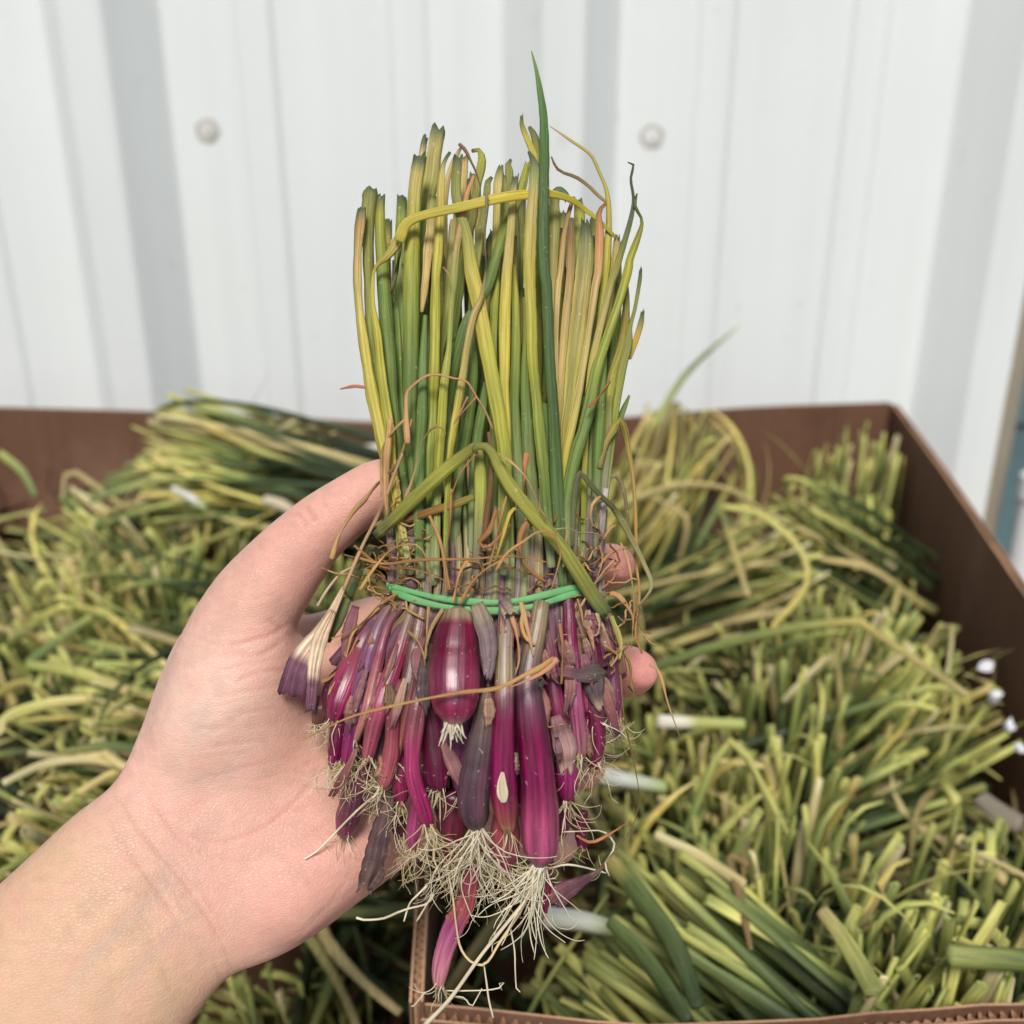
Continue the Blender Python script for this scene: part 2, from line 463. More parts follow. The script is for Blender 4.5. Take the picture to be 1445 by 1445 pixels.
for i in range(n - 1):
    F.append((2 * i, 2 * i + 2, 2 * i + 3, 2 * i + 1))
    F.append((2 * n + 2 * i, 2 * n + 2 * i + 1, 2 * n + 2 * i + 3, 2 * n + 2 * i + 2))
o = plain("sheet", V, F, m_wall, wall, smooth=True)

M_SCREW = simple_mat("screw_head", S(214, 213, 208), .5, .5, 60, .15)
M_STAIN = simple_mat("washer_rubber", S(176, 174, 168), .8, .3, 90, .25)
def lathe(prof, n=24):
    V, F = [], []
    for (r, h) in prof:
        for j in range(n):
            a = 2 * math.pi * j / n
            V.append((r * math.cos(a), h, r * math.sin(a)))
    for i in range(len(prof) - 1):
        for j in range(n):
            k2 = (j + 1) % n
            F.append((i * n + j, i * n + k2, (i + 1) * n + k2, (i + 1) * n + j))
    F.append(tuple(range((len(prof) - 1) * n, len(prof) * n)))
    return V, F
def wall_pt(px, py):
    v = W(px, py, 1.0) - CAM
    return CAM + v * (WALL_Y / v[1])
for (px, py) in ((293, 185), (920, 193)):
    c = wall_pt(px, py)
    V, F = lathe([(.0105, -.0005), (.0105, -.001), (.0098, -.0013), (.0062, -.0014), (.006, -.0024), (.0050, -.0027)])
    o = plain("screw", [(c[0] + a, c[1] + b, c[2] + d) for a, b, d in V], F, M_SCREW, wall, smooth=False)
    V, F = lathe([(.0150, -.0003), (.0138, -.0007), (.0106, -.0009)])
    V = [(a * (1 + .05 * nrg.randn()), b, d * (1 + .05 * nrg.randn())) if i < 24 else (a, b, d) for i, (a, b, d) in enumerate(V)]
    plain("washer", [(c[0] + a, c[1] + b, c[2] + d) for a, b, d in V], F, M_STAIN, wall, smooth=False)

# post and what stands beyond it at the right ----------------------
M_POST = simple_mat("beige_painted_steel", S(150, 140, 124), .45, .5, 9, .1, .05, .1, (1, 1, .3))
post = empty("steel_post", (0, 0, 0))
tag(post, "round beige steel post at the right end of the white wall", "post")
v = W(1400, 640, 1.0) - CAM
t = (WALL_Y - .02) / v[1]; pc = CAM + v * t
PR = .023
V, F = [], []
for z in (0.0, 3.0):
    for j in range(24):
        a = 2 * math.pi * j / 24
        V.append((pc[0] + PR * math.cos(a), pc[1] + PR * math.sin(a), z))
F = [(j, (j + 1) % 24, 24 + (j + 1) % 24, 24 + j) for j in range(24)]
plain("pole", V, F, M_POST, post, smooth=True)
V, F = lathe([(.008, 0), (.008, -.004), (.0065, -.005)], 12)
q = W(1408, 520, 1.0) - CAM; q = CAM + q * ((WALL_Y - .02 - PR) / q[1])
plain("bolt", [(pc[0] - .012 + a, q[1] + b + .004, q[2] + d) for a, b, d in V], F, M_STAIN, post)
for bz in (0.0,):
    V, F = box_vf(pc[0] - .06, pc[0] + .06, pc[1] - .06, pc[1] + .06, 0.0, .012)
    plain("base_plate", V, F, M_POST, post)

M_TEAL = simple_mat("teal_paint", S(88, 112, 116), .5, .4, 5, .2, .05)
V, F = box_vf(pc[0] + .0, pc[0] + .9, WALL_Y + .3, WALL_Y + .34, 0, 2.4)
d = empty("teal_door", (pc[0] + .45, WALL_Y + .32, 0)); tag(d, "dull teal door behind the beige post at the right", "door")
plain("door_leaf", V, F, M_TEAL, d)
for zc in (.35, 1.0, 1.65):
    V, F = box_vf(pc[0] + .12, pc[0] + .78, WALL_Y + .288, WALL_Y + .297, zc - .22, zc + .22)
    plain("panel", V, F, M_TEAL, d)
M_WHITE = simple_mat("white_paint", (.78, .79, .78), .5, .4, 6, .04)
q = W(1452, 760, 1.0) - CAM; q = CAM + q * ((WALL_Y - .08) / q[1])
V, F = [], []
wp = empty("white_pipe", (q[0], q[1], 0)); tag(wp, "white plastic pipe upright in the far right corner", "pipe")
for z in (0.0, q[2] + .07):
    for j in range(20):
        a = 2 * math.pi * j / 20
        V.append((q[0] + .022 * math.cos(a), q[1] + .022 * math.sin(a), z))
F = [(j, (j + 1) % 20, 20 + (j + 1) % 20, 20 + j) for j in range(20)] 
plain("tube", V, F, M_WHITE, wp, smooth=True)
V, F = lathe([(.026, 0), (.026, .03), (.022, .033)], 20)
plain("cap", [(q[0] + a, q[1] + dd, q[2] + .06 + b) for a, b, dd in V], F, M_WHITE, wp)

# cardboard bin ---------------------------------------------------
def card_mat():
    m, nt, p = new_mat("brown_cardboard")
    lk = nt.links.new
    tc = node(nt, "ShaderNodeTexCoord")
    mp = node(nt, "ShaderNodeMapping"); mp.inputs["Scale"].default_value = (160, 160, 2.0); lk(tc.outputs["Object"], mp.inputs[0])
    a = node(nt, "ShaderNodeTexNoise", i_2=1.0, i_3=4.0); lk(mp.outputs[0], a.inputs["Vector"])       # faint lines of the flutes
    b = node(nt, "ShaderNodeTexNoise", i_2=5.5, i_3=7.0); b.inputs["Roughness"].default_value = .62; lk(tc.outputs["Object"], b.inputs["Vector"])
    c = node(nt, "ShaderNodeTexNoise", i_2=380.0, i_3=4.0); lk(tc.outputs["Object"], c.inputs["Vector"])
    ra = node(nt, "ShaderNodeMapRange", i_1=.3, i_2=.7, i_3=.9, i_4=1.1); lk(a.outputs[0], ra.inputs[0])
    rc = node(nt, "ShaderNodeMapRange", i_1=.3, i_2=.7, i_3=.86, i_4=1.14); lk(c.outputs[0], rc.inputs[0])
    ml = node(nt, "ShaderNodeMath", operation='MULTIPLY'); lk(ra.outputs[0], ml.inputs[0]); lk(rc.outputs[0], ml.inputs[1])
    vm = node(nt, "ShaderNodeVectorMath", operation='SCALE'); vm.inputs[0].default_value = tuple(S(110, 79, 61)); lk(ml.outputs[0], vm.inputs["Scale"])
    r1 = node(nt, "ShaderNodeMapRange", i_1=.54, i_2=.74, i_3=0.0, i_4=.5); lk(b.outputs[0], r1.inputs[0])
    mx = node(nt, "ShaderNodeMix", data_type='RGBA'); lk(r1.outputs[0], mx.inputs[0]); lk(vm.outputs[0], mx.inputs[6]); mx.inputs[7].default_value = (*S(150, 118, 100), 1)
    r2 = node(nt, "ShaderNodeMapRange", i_1=.26, i_2=.44, i_3=.55, i_4=0.0); lk(b.outputs[0], r2.inputs[0])
    mx2 = node(nt, "ShaderNodeMix", data_type='RGBA'); lk(r2.outputs[0], mx2.inputs[0]); lk(mx.outputs[2], mx2.inputs[6]); mx2.inputs[7].default_value = (*S(78, 52, 40), 1)
    lk(mx2.outputs[2], p.inputs["Base Color"]); p.inputs["Roughness"].default_value = .82; p.inputs["Specular IOR Level"].default_value = .2
    bu = node(nt, "ShaderNodeBump"); bu.inputs["Strength"].default_value = .3; bu.inputs["Distance"].default_value = .0006; lk(c.outputs[0], bu.inputs["Height"]); lk(bu.outputs[0], p.inputs["Normal"])
    return m
M_CARD = card_mat()
M_CARD_OLD = None and simple_mat("brown_cardboard", S(116, 82, 64), .85, .15, 5, .16, .1, .25, (1, 1, .5))
M_CARDEDGE = simple_mat("kraft_edge", S(182, 142, 112), .9, .1, 30, .25, .2, .4)
binr = empty("cardboard_bin", (0, .7, 0))
tag(binr, "big brown corrugated cardboard bin full of onion bundles", "bin")
FLOOR = .25
def panel(name, pts, top, thick=.007, flute=.0024, side=1, amp=None, wob=0.0):
    """corrugated board along the polyline pts (x, y): two liners and a waved sheet between them, open at the top edge"""
    P = catmull(np.array(pts), max(12, int(sum(np.linalg.norm(np.diff(np.array(pts), axis=0), axis=1)) / .02)))
    T = np.gradient(P, axis=0); T /= np.linalg.norm(T, axis=1)[:, None]
    Nn = np.stack([-T[:, 1], T[:, 0]], 1) * side
    tp = np.array([top + wob * (nrg.rand() - .5) for _ in P])
    if wob: tp += noise1(len(P), 3, wob)
    def slab(off, th, z1):
        V, F = [], []
        for i in range(len(P)):
            a = P[i] + Nn[i] * off; b = P[i] + Nn[i] * (off + th)
            V += [(*a, FLOOR), (*a, z1[i]), (*b, FLOOR), (*b, z1[i])]
        for i in range(len(P) - 1):
            q = 4 * i
            F += [(q, q + 1, q + 5, q + 4), (q + 2, q + 6, q + 7, q + 3), (q + 1, q + 3, q + 7, q + 5)]
        e = 4 * (len(P) - 1)
        F += [(0, 2, 3, 1), (e, e + 1, e + 3, e + 2)]
        return V, F
    V, F = slab(0, .0011, tp)
    o = plain(name, V, F, M_CARD, binr)
    o.data.materials.append(M_CARDEDGE)
    for i in range(len(P) - 1): o.data.polygons[3 * i + 2].material_index = 1
    V2, F2 = slab(thick - .0011, .0011, tp - .0004)
    o2 = bpy.data.objects.new("liner", bpy.data.meshes.new("liner"))
    o2.data.from_pydata(V2, [], F2); o2.data.materials.append(M_CARD); o2.data.materials.append(M_CARDEDGE)
    for i in range(len(P) - 1): o2.data.polygons[3 * i + 2].material_index = 1
    COL.objects.link(o2); o2.parent = o
    s = np.r_[0, np.cumsum(np.linalg.norm(np.diff(P, axis=0), axis=1))]
    m = int(s[-1] / flute * 6)
    ss = np.linspace(0, s[-1], m)
    V3, F3 = [], []
    for t in ss:
        x, y = np.interp(t, s, P[:, 0]), np.interp(t, s, P[:, 1]); nx, ny = np.interp(t, s, Nn[:, 0]), np.interp(t, s, Nn[:, 1])
        z = np.interp(t, s, tp) - .0012
        of = thick / 2 + (thick / 2 - .0014) * math.sin(2 * math.pi * t / flute / 1.9 + .8 * math.sin(t * 90)) * (.6 + .4 * math.sin(t * 61))
        z -= .0006 + .0012 * nrg.rand()
        for w in (-.0003, .0003):
            V3 += [(x + nx * (of + w), y + ny * (of + w), z - .05), (x + nx * (of + w), y + ny * (of + w), z)]
    for i in range(m - 1):
        q = 4 * i
        F3 += [(q, q + 1, q + 5, q + 4), (q + 2, q + 6, q + 7, q + 3), (q + 1, q + 3, q + 7, q + 5)]
    o3 = bpy.data.objects.new("flute", bpy.data.meshes.new("flute"))
    o3.data.from_pydata(V3, [], F3); o3.data.materials.append(M_CARDEDGE); COL.objects.link(o3); o3.parent = o
    o3["kind"] = "stuff"
    return o
def gxy(px, py, z=0): return tuple(G(px, py, z)[:2])
bk = [(-.86, gxy(0, 575)[1] + .02), gxy(0, 576), gxy(300, 585), gxy(530, 597), gxy(720, 600), gxy(885, 590), gxy(1060, 576), gxy(1258, 569)]
panel("back_panel", bk, RIM, side=1)
rt = [gxy(1258, 569), gxy(1330, 668), gxy(1445, 838), (.352, .55), (.335, .40), (.33, .284)]
panel("right_panel", rt, RIM, side=1)
y_f = gxy(1000, 1432)[1]
panel("front_panel", [gxy(600, 1416), gxy(760, 1432), gxy(900, 1444), gxy(1100, 1438), gxy(1300, 1425), gxy(1445, 1415), (.33, .296)], RIM, side=-1, thick=.008, wob=.0015)
x_d = gxy(602, 1414)
panel("divider", [(x_d[0] - .001, x_d[1] - .002), (x_d[0] + -.004, .36), (x_d[0] - .012, .46), (x_d[0] - .01, .8), (x_d[0], gxy(720, 600)[1] - .01)], RIM + .001, side=1, thick=.0055, wob=.002)
panel("left_panel", [(-.86, .2), (-.86, gxy(0, 575)[1] + .02)], RIM, side=1)
panel("near_panel", [(-.86, .205), (x_d[0] - .004, .205)], RIM - .004, side=-1)  # unseen near side, set further in so that it shades the left half
panel("near_divider", [(x_d[0] - .0, .2), (x_d[0] - .001, x_d[1] - .004)], RIM - .25, side=1)
V, F = box_vf(-.87, .47, .01, 1.25, FLOOR - .02, FLOOR - .002)
plain("base", V, F, M_CARD, binr)
M_WOOD = simple_mat("pallet_wood", S(150, 125, 95), .85, .2, 4, .2, .15, .3, (1, 8, 8))
pal = empty("pallet", (-.2, .6, 0)); tag(pal, "wooden pallet under the cardboard bin", "pallet")
for i in range(7):
    x = -.87 + i * .2
    V, F = box_vf(x, x + .14, .0, 1.26, FLOOR - .045, FLOOR - .024); plain("plank", V, F, M_WOOD, pal)
for y in (.05, .6, 1.14):
    V, F = box_vf(-.87, .47, y, y + .08, 0.0, FLOOR - .048); plain("block", V, F, M_WOOD, pal)
# ------------------------------------------------------------------ onion bundles lying and standing in the bin
C_DG, C_G, C_LG = S(56, 76, 44), S(104, 124, 68), S(166, 176, 98)
C_YG, C_Y, C_TAN, C_PALE, C_BR = S(204, 202, 116), S(220, 198, 104), S(212, 192, 138), S(228, 216, 178), S(146, 116, 80)
C_TIP = S(96, 104, 78)
PAL = {  # leaf gradient, its green bases darkened and tips lightened further for shade and highlights
    "green": [(0, C_DG * .7), (.5, C_DG * .9), (.7, C_G), (.84, C_LG), (.95, C_YG * 1.15), (1, C_LG)],
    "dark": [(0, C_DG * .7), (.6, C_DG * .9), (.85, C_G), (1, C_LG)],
    "lime": [(0, C_DG * .8), (.45, C_DG), (.65, C_G), (.8, C_LG), (.92, C_YG * 1.15), (1, C_YG)],
    "yellow": [(0, C_G), (.4, C_YG), (.75, C_Y), (1, C_TAN * 1.1)],
    "tan": [(0, C_YG * .8), (.3, C_TAN), (.8, C_TAN * 1.05), (1, C_PALE)],
    "olive": [(0, C_DG), (.4, C_G), (.7, C_YG * .9), (1, C_TAN)],
    "straw": [(0, C_TAN * .8), (.5, C_TAN), (1, C_BR)],
}
def leaf_path(L, kind):
    n = 15
    t = np.linspace(0, 1, n)
    a = nrg.uniform(0, 2 * math.pi); d = np.array([math.cos(a), math.sin(a), 0])
    bend = nrg.uniform(.0, .3)
    ang = bend * t ** 1.5
    if kind == 'kink':
        k = nrg.uniform(.55, .85); ang = ang + nrg.uniform(.9, 2.2) / (1 + np.exp(-(t - k) * 45))
    if kind == 'arc': ang = ang + nrg.uniform(1.2, 2.3) * np.clip(t - .25, 0, 1) ** 1.2
    if kind == 'wave': ang = ang + .8 * np.sin(t * nrg.uniform(4, 8) + nrg.rand() * 6) * t + nrg.uniform(0, 1.6) * t ** 2
    step = L / (n - 1)
    P = [np.zeros(3)]
    e = np.array([-d[1], d[0], 0]) * nrg.uniform(-.25, .25)
    for i in range(n - 1):
        v = np.array([0, 0, math.cos(ang[i])]) + d * math.sin(ang[i]) + e * t[i]
        P.append(P[-1] + v / np.linalg.norm(v) * step)
    return np.array(P)

POOL = {}
ENDS = {}
def pool(pal, kind, thin, count):
    out = []
    for _ in range(count):
        L = nrg.uniform(.15, .2) if not thin else nrg.uniform(.13, .22)
        if kind in ('kink', 'arc'): L *= 1.12
        P = leaf_path(L, kind)
        n = len(P); t = np.linspace(0, 1, n)
        r = nrg.uniform(.0034, .0056) if not thin else nrg.uniform(.0009, .0018)
        if not thin and kind == 'str' and nrg.rand() < .8:
            ra = r * (1 - .25 * t) * (1 + noise1(n, 1.5, .08)); end = 'cut'
        else:
            ra = r * (1 - .55 * t) * (1 + noise1(n, 2.5, .18)); end = 'cut' if nrg.rand() < .5 and not thin else 'round'
            if end == 'round': ra[-2:] *= (.6, .3)
        flat = np.clip(nrg.uniform(.4, .9) - .25 * t, .2, 1)
        cols = ramp(PAL[pal], np.clip(t + nrg.randn() * .08 + noise1(n, 1.5, .05), 0, 1)) * nrg.uniform(.85, 1.12)
        g = Geo()
        sweep(g, P, ra, cols, ns=8, flat=flat, end=end, ridges=.07, streak=.12, twist=nrg.uniform(-1.5, 1.5), hollow=S(70, 80, 45))
        me = g.mesh("leaf"); me.materials.append(M_BINLEAF)
        ENDS[me.name] = Vector(P[-1])
        out.append(me)
    POOL[(pal, kind, thin)] = out
for pal in PAL:
    thin = pal == "straw"
    for kind, c in (('str', 7), ('kink', 5), ('arc', 4), ('wave', 4)):
        pool(pal, kind, thin, c)
pool("tan", 'wave', True, 6); pool("olive", 'arc', True, 8); pool("yellow", 'arc', True, 4); pool("olive", 'kink', True, 6)

def pick(mix, bendy):
    pal = rng.choices(list(mix), list(mix.values()))[0]
    if rng.random() < bendy and pal == "dark": pal = rng.choice(("lime", "green"))
    kind = 'str' if rng.random() > bendy else rng.choice(('kink', 'arc', 'wave'))
    return rng.choice(POOL[(pal, kind, pal == "straw")])

def dirmat(d, roll):
    q = Vector(d).to_track_quat('Z', 'Y')
    return (q @ Euler((0, 0, roll)).to_quaternion()).to_matrix().to_4x4()

MIX = {
    "g": dict(green=6, dark=2, lime=3, yellow=.4, tan=.5),
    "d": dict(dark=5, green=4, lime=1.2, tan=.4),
    "y": dict(yellow=5, lime=4, tan=1.5, green=2),
    "t": dict(tan=3, yellow=1.5, lime=3, green=3),
    "b": dict(lime=4, yellow=2, green=2.5, tan=1),
    "m": dict(green=4.5, lime=3.5, tan=1.2, yellow=.8, dark=1.5),
}
GROUP = "bundles of green onions heaped in the bin"
def bundle(px, py, z, d, label, mix="m", n=34, r0=.022, r1=.044, bendy=.22, straw=3, size=1.0, thin=.84):
    """z: height of the tips against the rim; (px, py): where the middle of the tips is seen; d: the way the leaves point"""
    d = np.array(d, float); d /= np.linalg.norm(d)
    z = z + rng.uniform(-.012, .008) + .022 * np.clip((760 - py) / 150, 0, 1) * (0 if z > -.02 else 1)
    top = G(px, py, z)
    n = int(n * .8)
    L = .17 * size
    base = top - d * L
    root = tag(empty("onion_bundle", base), label, "onion bundle", GROUP)
    a = np.cross(d, (0.31, .2, .93)); a /= np.linalg.norm(a); b = np.cross(d, a)
    for i in range(n + straw):
        rr = math.sqrt((i % n + .5) / n); th = i * 2.39996 + rng.random() * .5
        off = a * math.cos(th) * rr + b * math.sin(th) * rr
        is_straw = i >= n
        p0 = off * r0 + d * rng.uniform(-.012, .012)
        v = d * L + off * (r1 * .82 - r0) + np.array([rng.gauss(0, 1), rng.gauss(0, 1), rng.gauss(0, 1)]) * (.0085 if not is_straw else .05)
        me = pick(MIX[mix], bendy) if not is_straw else rng.choice(POOL[("straw", rng.choice(('kink', 'arc', 'wave')), True)] + POOL[("tan", 'wave', True)] + POOL[("olive", 'arc', True)] * 2 + POOL[("yellow", 'arc', True)] + POOL[("olive", 'kink', True)])
        o = bpy.data.objects.new("leaf", me)
        COL.objects.link(o)
        o.parent = root
        s = size * rng.uniform(.86, 1.1)
        if is_straw: p0 = p0 + d * L * rng.uniform(.05, .5); s *= rng.uniform(.5, .85)
        M = dirmat(v, rng.uniform(0, 6.28)) @ Matrix.Diagonal((s * thin, s * thin, s, 1))
        e = M @ ENDS[me.name]
        if not is_straw and e.length > .13 * s:      # cut level with the rest of its bundle
            tip = d * (L + rng.gauss(0, .007) - .026 * rr * rr) + off * r1 * 1.0 + np.array([rng.gauss(0, .003) for _ in range(3)])
            p0 = tip - np.array(e)
        o.matrix_basis = Matrix.Translation(p0) @ M
    return root

U = (0, 0, 1)
B = [  # px, py, z, direction, label, mix, keywords
    # right of the held bunch, back to front
    (985, 580, .015, (.35, .25, .9), "yellowing bundle leaning to the right with a long green leaf, against the back panel", "y", dict(n=46, r1=.06, bendy=.3, size=1.05)),
    (940, 660, -.03, (.3, -.1, .9), "yellow and green bundle just right of the held bunch, below the back panel", "y", dict(n=36, r1=.05)),
    (1215, 615, -.015, (.05, .1, 1), "tall upright bundle standing in the back right corner of the bin", "m", dict(n=46, r1=.05, bendy=.15)),
    (1185, 690, -.03, (-.05, -.1, 1), "upright green bundle in front of the back right corner one", "g", dict(n=44, r1=.05, bendy=.2)),
    (1060, 730, -.035, (-.75, -.1, .5), "bundle of drooping yellow leaves arching over the middle right of the bin", "y", dict(n=38, r1=.055, bendy=.7, straw=10)),
    (1150, 775, -.03, (.8, -.2, .45), "bundle with its leaves swept right towards the bin's right panel", "t", dict(n=36, r1=.05, bendy=.45)),
    (1265, 770, -.055, (.5, -.1, .8), "tan tipped bundle squeezed against the right panel, halfway back", "t", dict(n=36, r1=.045)),
    (1020, 830, -.085, (-.3, -.3, .7), "dark green bundle sunk in the gap right of the fingertips", "d", dict(n=34, r1=.04, bendy=.4)),
    (1180, 850, -.035, (.05, -.1, 1), "upright bundle of blunt green cut tops at middle right", "g", dict(n=48, r1=.052, bendy=.15)),
    (1300, 880, -.05, (.35, -.1, .9), "bundle of cut tops touching the right panel beside the white crumbs", "m", dict(n=40, r1=.048)),
    (1110, 945, -.045, (-.05, -.15, 1), "bundle of thick hollow green stalks under the long folded leaf", "d", dict(n=36, r1=.045, bendy=.08)),
    (1240, 960, -.05, (.2, -.3, .9), "ragged bundle right of the thick hollow stalks", "g", dict(n=40, r1=.05)),
    (985, 950, -.055, (-.4, -.4, .6), "bundle with long flat leaves behind the lower fingertip", "m", dict(n=34, r1=.05, bendy=.5)),
    (1385, 985, -.06, (.5, -.2, .8), "straggly bundle by the right panel among white crumbs", "t", dict(n=34, r1=.055, bendy=.5, straw=12)),
    (960, 1050, -.035, (-.1, -.2, 1), "dense clump of yellow green cut tops right of the hanging roots", "m", dict(n=50, r1=.05, bendy=.15)),
    (1110, 1070, -.03, (.0, -.1, 1), "broad clump of pale cut tops in the middle of the right half", "m", dict(n=52, r1=.055, bendy=.2)),
    (1335, 1090, -.11, (.75, .1, .3), "flattened bundle lying in shade near the right panel", "d", dict(n=34, r1=.05, bendy=.4, straw=10)),
    (1050, 1155, -.03, (-.12, .1, 1), "fan of stiff upright stalks with hollow ends above the dark hollow", "m", dict(n=34, r1=.06, bendy=.1)),
    (1215, 1165, -.03, (.3, .1, .9), "bundle ending in thin curling straw coloured leaves, right of the stiff fan", "t", dict(n=24, r1=.06, bendy=.7, straw=12)),
    (1415, 1170, -.03, (.1, .05, 1), "upright green stalks at the right edge, under the straggly bundle", "g", dict(n=30, r1=.035, bendy=.15)),
    (1330, 1310, -.012, (.05, -.1, 1), "big clump of blunt cut tops by the near rim of the bin", "m", dict(n=50, r1=.042, bendy=.22)),
    (1250, 1335, -.03, (-.3, -.1, .9), "leaning bundle left of the big clump by the near rim", "m", dict(n=32, r1=.034, bendy=.2)),
    (1425, 1345, -.01, (.3, .0, .9), "bundle of curled cut tops in the near right, against the near rim", "g", dict(n=40, r1=.04, bendy=.3)),
    (880, 1255, -.05, (-.75, .55, .35), "dark green bundle lying with its long leaves pointing up and left, under the roots", "d", dict(n=44, r1=.045, bendy=.1, size=1.15)),
    (800, 1345, -.07, (-.7, .45, .3), "dark bundle lying behind the near rim, beside the divider", "d", dict(n=36, r1=.045, bendy=.2)),
    (1080, 1340, -.21, (-.8, .1, .2), "sunken bundle of flat tan leaves in the hollow behind the near rim", "t", dict(n=34, r1=.055, bendy=.5, straw=8)),
    (930, 1140, -.05, (-.3, -.2, .8), "bundle half hidden by the hanging roots, beside the white stem", "m", dict(n=36, r1=.05, bendy=.35)),
    # left of the hand, back to front
    (215, 612, .016, (-.9, .15, .22), "long bundle lying on its side along the back panel with cut ends to the left", "b", dict(thin=.58, n=92, r0=.026, r1=.05, bendy=.08, size=1.4)),
    (200, 680, -.035, (-.93, -.05, .12), "second bundle lying on its side, under the one along the back panel", "b", dict(thin=.62, n=66, r1=.045, bendy=.15, size=1.35)),
    (480, 640, -.015, (.8, .2, .2), "bundle lying with its leaves pointing right towards the thumb", "b", dict(thin=.7, n=50, r1=.05, bendy=.2, size=1.2)),
    (60, 720, -.045, (-.6, .1, .5), "tan and green bundle at the far left below the back panel", "m", dict(n=40, r1=.05, bendy=.4)),
    (130, 735, -.04, (-.3, -.1, .7), "bundle with arching leaves in front of the lying ones, far left", "t", dict(n=40, r1=.055, bendy=.5)),
    (240, 790, -.035, (.1, -.1, 1), "tight upright dark green bundle left of the thumb base", "d", dict(n=40, r1=.045, bendy=.08)),
    (120, 800, -.04, (-.1, -.1, .9), "upright yellowish bundle left of the dark green one", "y", dict(n=42, r1=.055, bendy=.3)),
    (25, 830, -.045, (-.2, -.2, .8), "leafy bundle at the left edge level with the thumb base", "m", dict(n=40, r1=.05, bendy=.35)),
    (350, 745, -.05, (.2, -.1, .8), "bundle of short tops behind the thumb knuckle", "m", dict(n=38, r1=.05, bendy=.3)),
    (330, 690, -.05, (.5, -.1, .5), "bundle with a white stem in it, behind the thumb", "t", dict(n=36, r1=.05, bendy=.3)),
    (460, 800, -.06, (.1, -.2, .9), "dark green bundle seen through the gap under the thumb", "d", dict(n=40, r1=.05, bendy=.2)),
    (60, 905, -.04, (-.7, -.3, .4), "bundle with a bright green leaf at the left edge", "g", dict(n=38, r1=.055, bendy=.5)),
    (190, 910, -.045, (.1, -.3, .7), "bundle with one long folded leaf beside the palm", "m", dict(n=38, r1=.05, bendy=.5, straw=10)),
    (120, 985, -.045, (-.8, -.25, .25), "straw coloured bundle lying with tips to the left, beside the wrist", "t", dict(n=44, r1=.055, bendy=.4)),
    (230, 985, -.05, (.5, -.3, .4), "yellow tipped bundle touching the edge of the palm", "y", dict(n=34, r1=.05, bendy=.4)),
    (90, 1060, -.05, (-.75, -.3, .2), "bundle of flat tan leaves lying above the wrist", "t", dict(n=44, r1=.055, bendy=.35, straw=10)),
    (30, 1130, -.05, (-.6, -.3, .4), "tan bundle at the left edge above the forearm", "t", dict(n=40, r1=.05, bendy=.4)),
    (150, 1120, -.06, (.2, -.4, .6), "bundle half covered by the forearm", "m", dict(n=36, r1=.05, bendy=.3)),
    (15, 1215, -.055, (-.3, -.4, .6), "bundle at the left edge touching the forearm's outline", "t", dict(n=36, r1=.05, bendy=.3)),
    # the darker half under the hand
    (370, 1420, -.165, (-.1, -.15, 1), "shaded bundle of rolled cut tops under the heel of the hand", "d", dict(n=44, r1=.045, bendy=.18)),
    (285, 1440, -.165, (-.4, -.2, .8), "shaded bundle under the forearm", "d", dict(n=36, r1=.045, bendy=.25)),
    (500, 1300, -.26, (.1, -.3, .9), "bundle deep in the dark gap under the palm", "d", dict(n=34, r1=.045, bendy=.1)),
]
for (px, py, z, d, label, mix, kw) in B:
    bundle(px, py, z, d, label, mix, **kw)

# loose long leaves lying on the heap: traced one by one
def tr(pts, z, w, cols, name, label, cat, mat, parent=None, flat=.5, ns=10, end='round', group=None, n=26, lift=None):
    pts = np.array(pts, float)
    zz = np.full(len(pts), z) if lift is None else z + np.array(lift)
    P = catmull(np.array([G(p[0], p[1], q) for p, q in zip(pts, zz)]).tolist(), n)
    t = np.linspace(0, 1, n)
    ra = np.interp(t, np.linspace(0, 1, len(w)), w) / 2
    g = Geo(); sweep(g, P, ra, ramp(cols, t), ns=ns, flat=flat, end=end, facing=-FWD, start='round')
    return tag(link(name, g.mesh(name), mat, parent), label, cat, group)
LG = "single leaves lying loose on the heap"
gy = [(0, C_G), (.5, C_LG), (.62, C_Y), (1, C_TAN)]
tr([(905, 950), (1000, 915), (1110, 888), (1205, 877), (1222, 884), (1290, 930), (1365, 980)], .0, (.006, .007, .006, .005, .004), gy, "loose_leaf", "long leaf folded in the middle, green then straw coloured, lying across the right half", "leaf", M_BINLEAF, group=LG)
tr([(925, 600), (955, 545), (990, 505), (1045, 458)], .02, (.008, .007, .005, .001), [(0, C_LG), (.6, C_G), (1, C_LG)], "loose_leaf", "long pointed green leaf rising in front of the white wall", "leaf", M_BINLEAF, group=LG, lift=(0, .03, .05, .075))
tr([(40, 935), (130, 870), (150, 865), (235, 940)], -.02, (.006, .006, .005, .004), gy, "loose_leaf", "bent green and yellow leaf left of the palm", "leaf", M_BINLEAF, group=LG)
tr([(38, 938), (110, 950), (180, 975)], -.02, (.006, .008, .006), [(0, C_LG), (.5, C_YG), (1, C_TAN)], "loose_leaf", "pale flat leaf pointing at the palm", "leaf", M_BINLEAF, group=LG)
tr([(125, 1025), (180, 985), (215, 945), (245, 945)], -.025, (.004, .005, .006, .005), [(0, C_TAN), (.5, C_LG), (1, C_G)], "loose_leaf", "yellow green leaf bent over beside the palm's edge", "leaf", M_BINLEAF, group=LG)
tr([(0, 1035), (10, 1015), (60, 995), (130, 985)], -.02, (.007, .008, .007, .005), [(0, C_TAN), (.4, C_YG), (1, C_TAN)], "loose_leaf", "blunt tan leaf kinked at the left edge", "leaf", M_BINLEAF, group=LG)
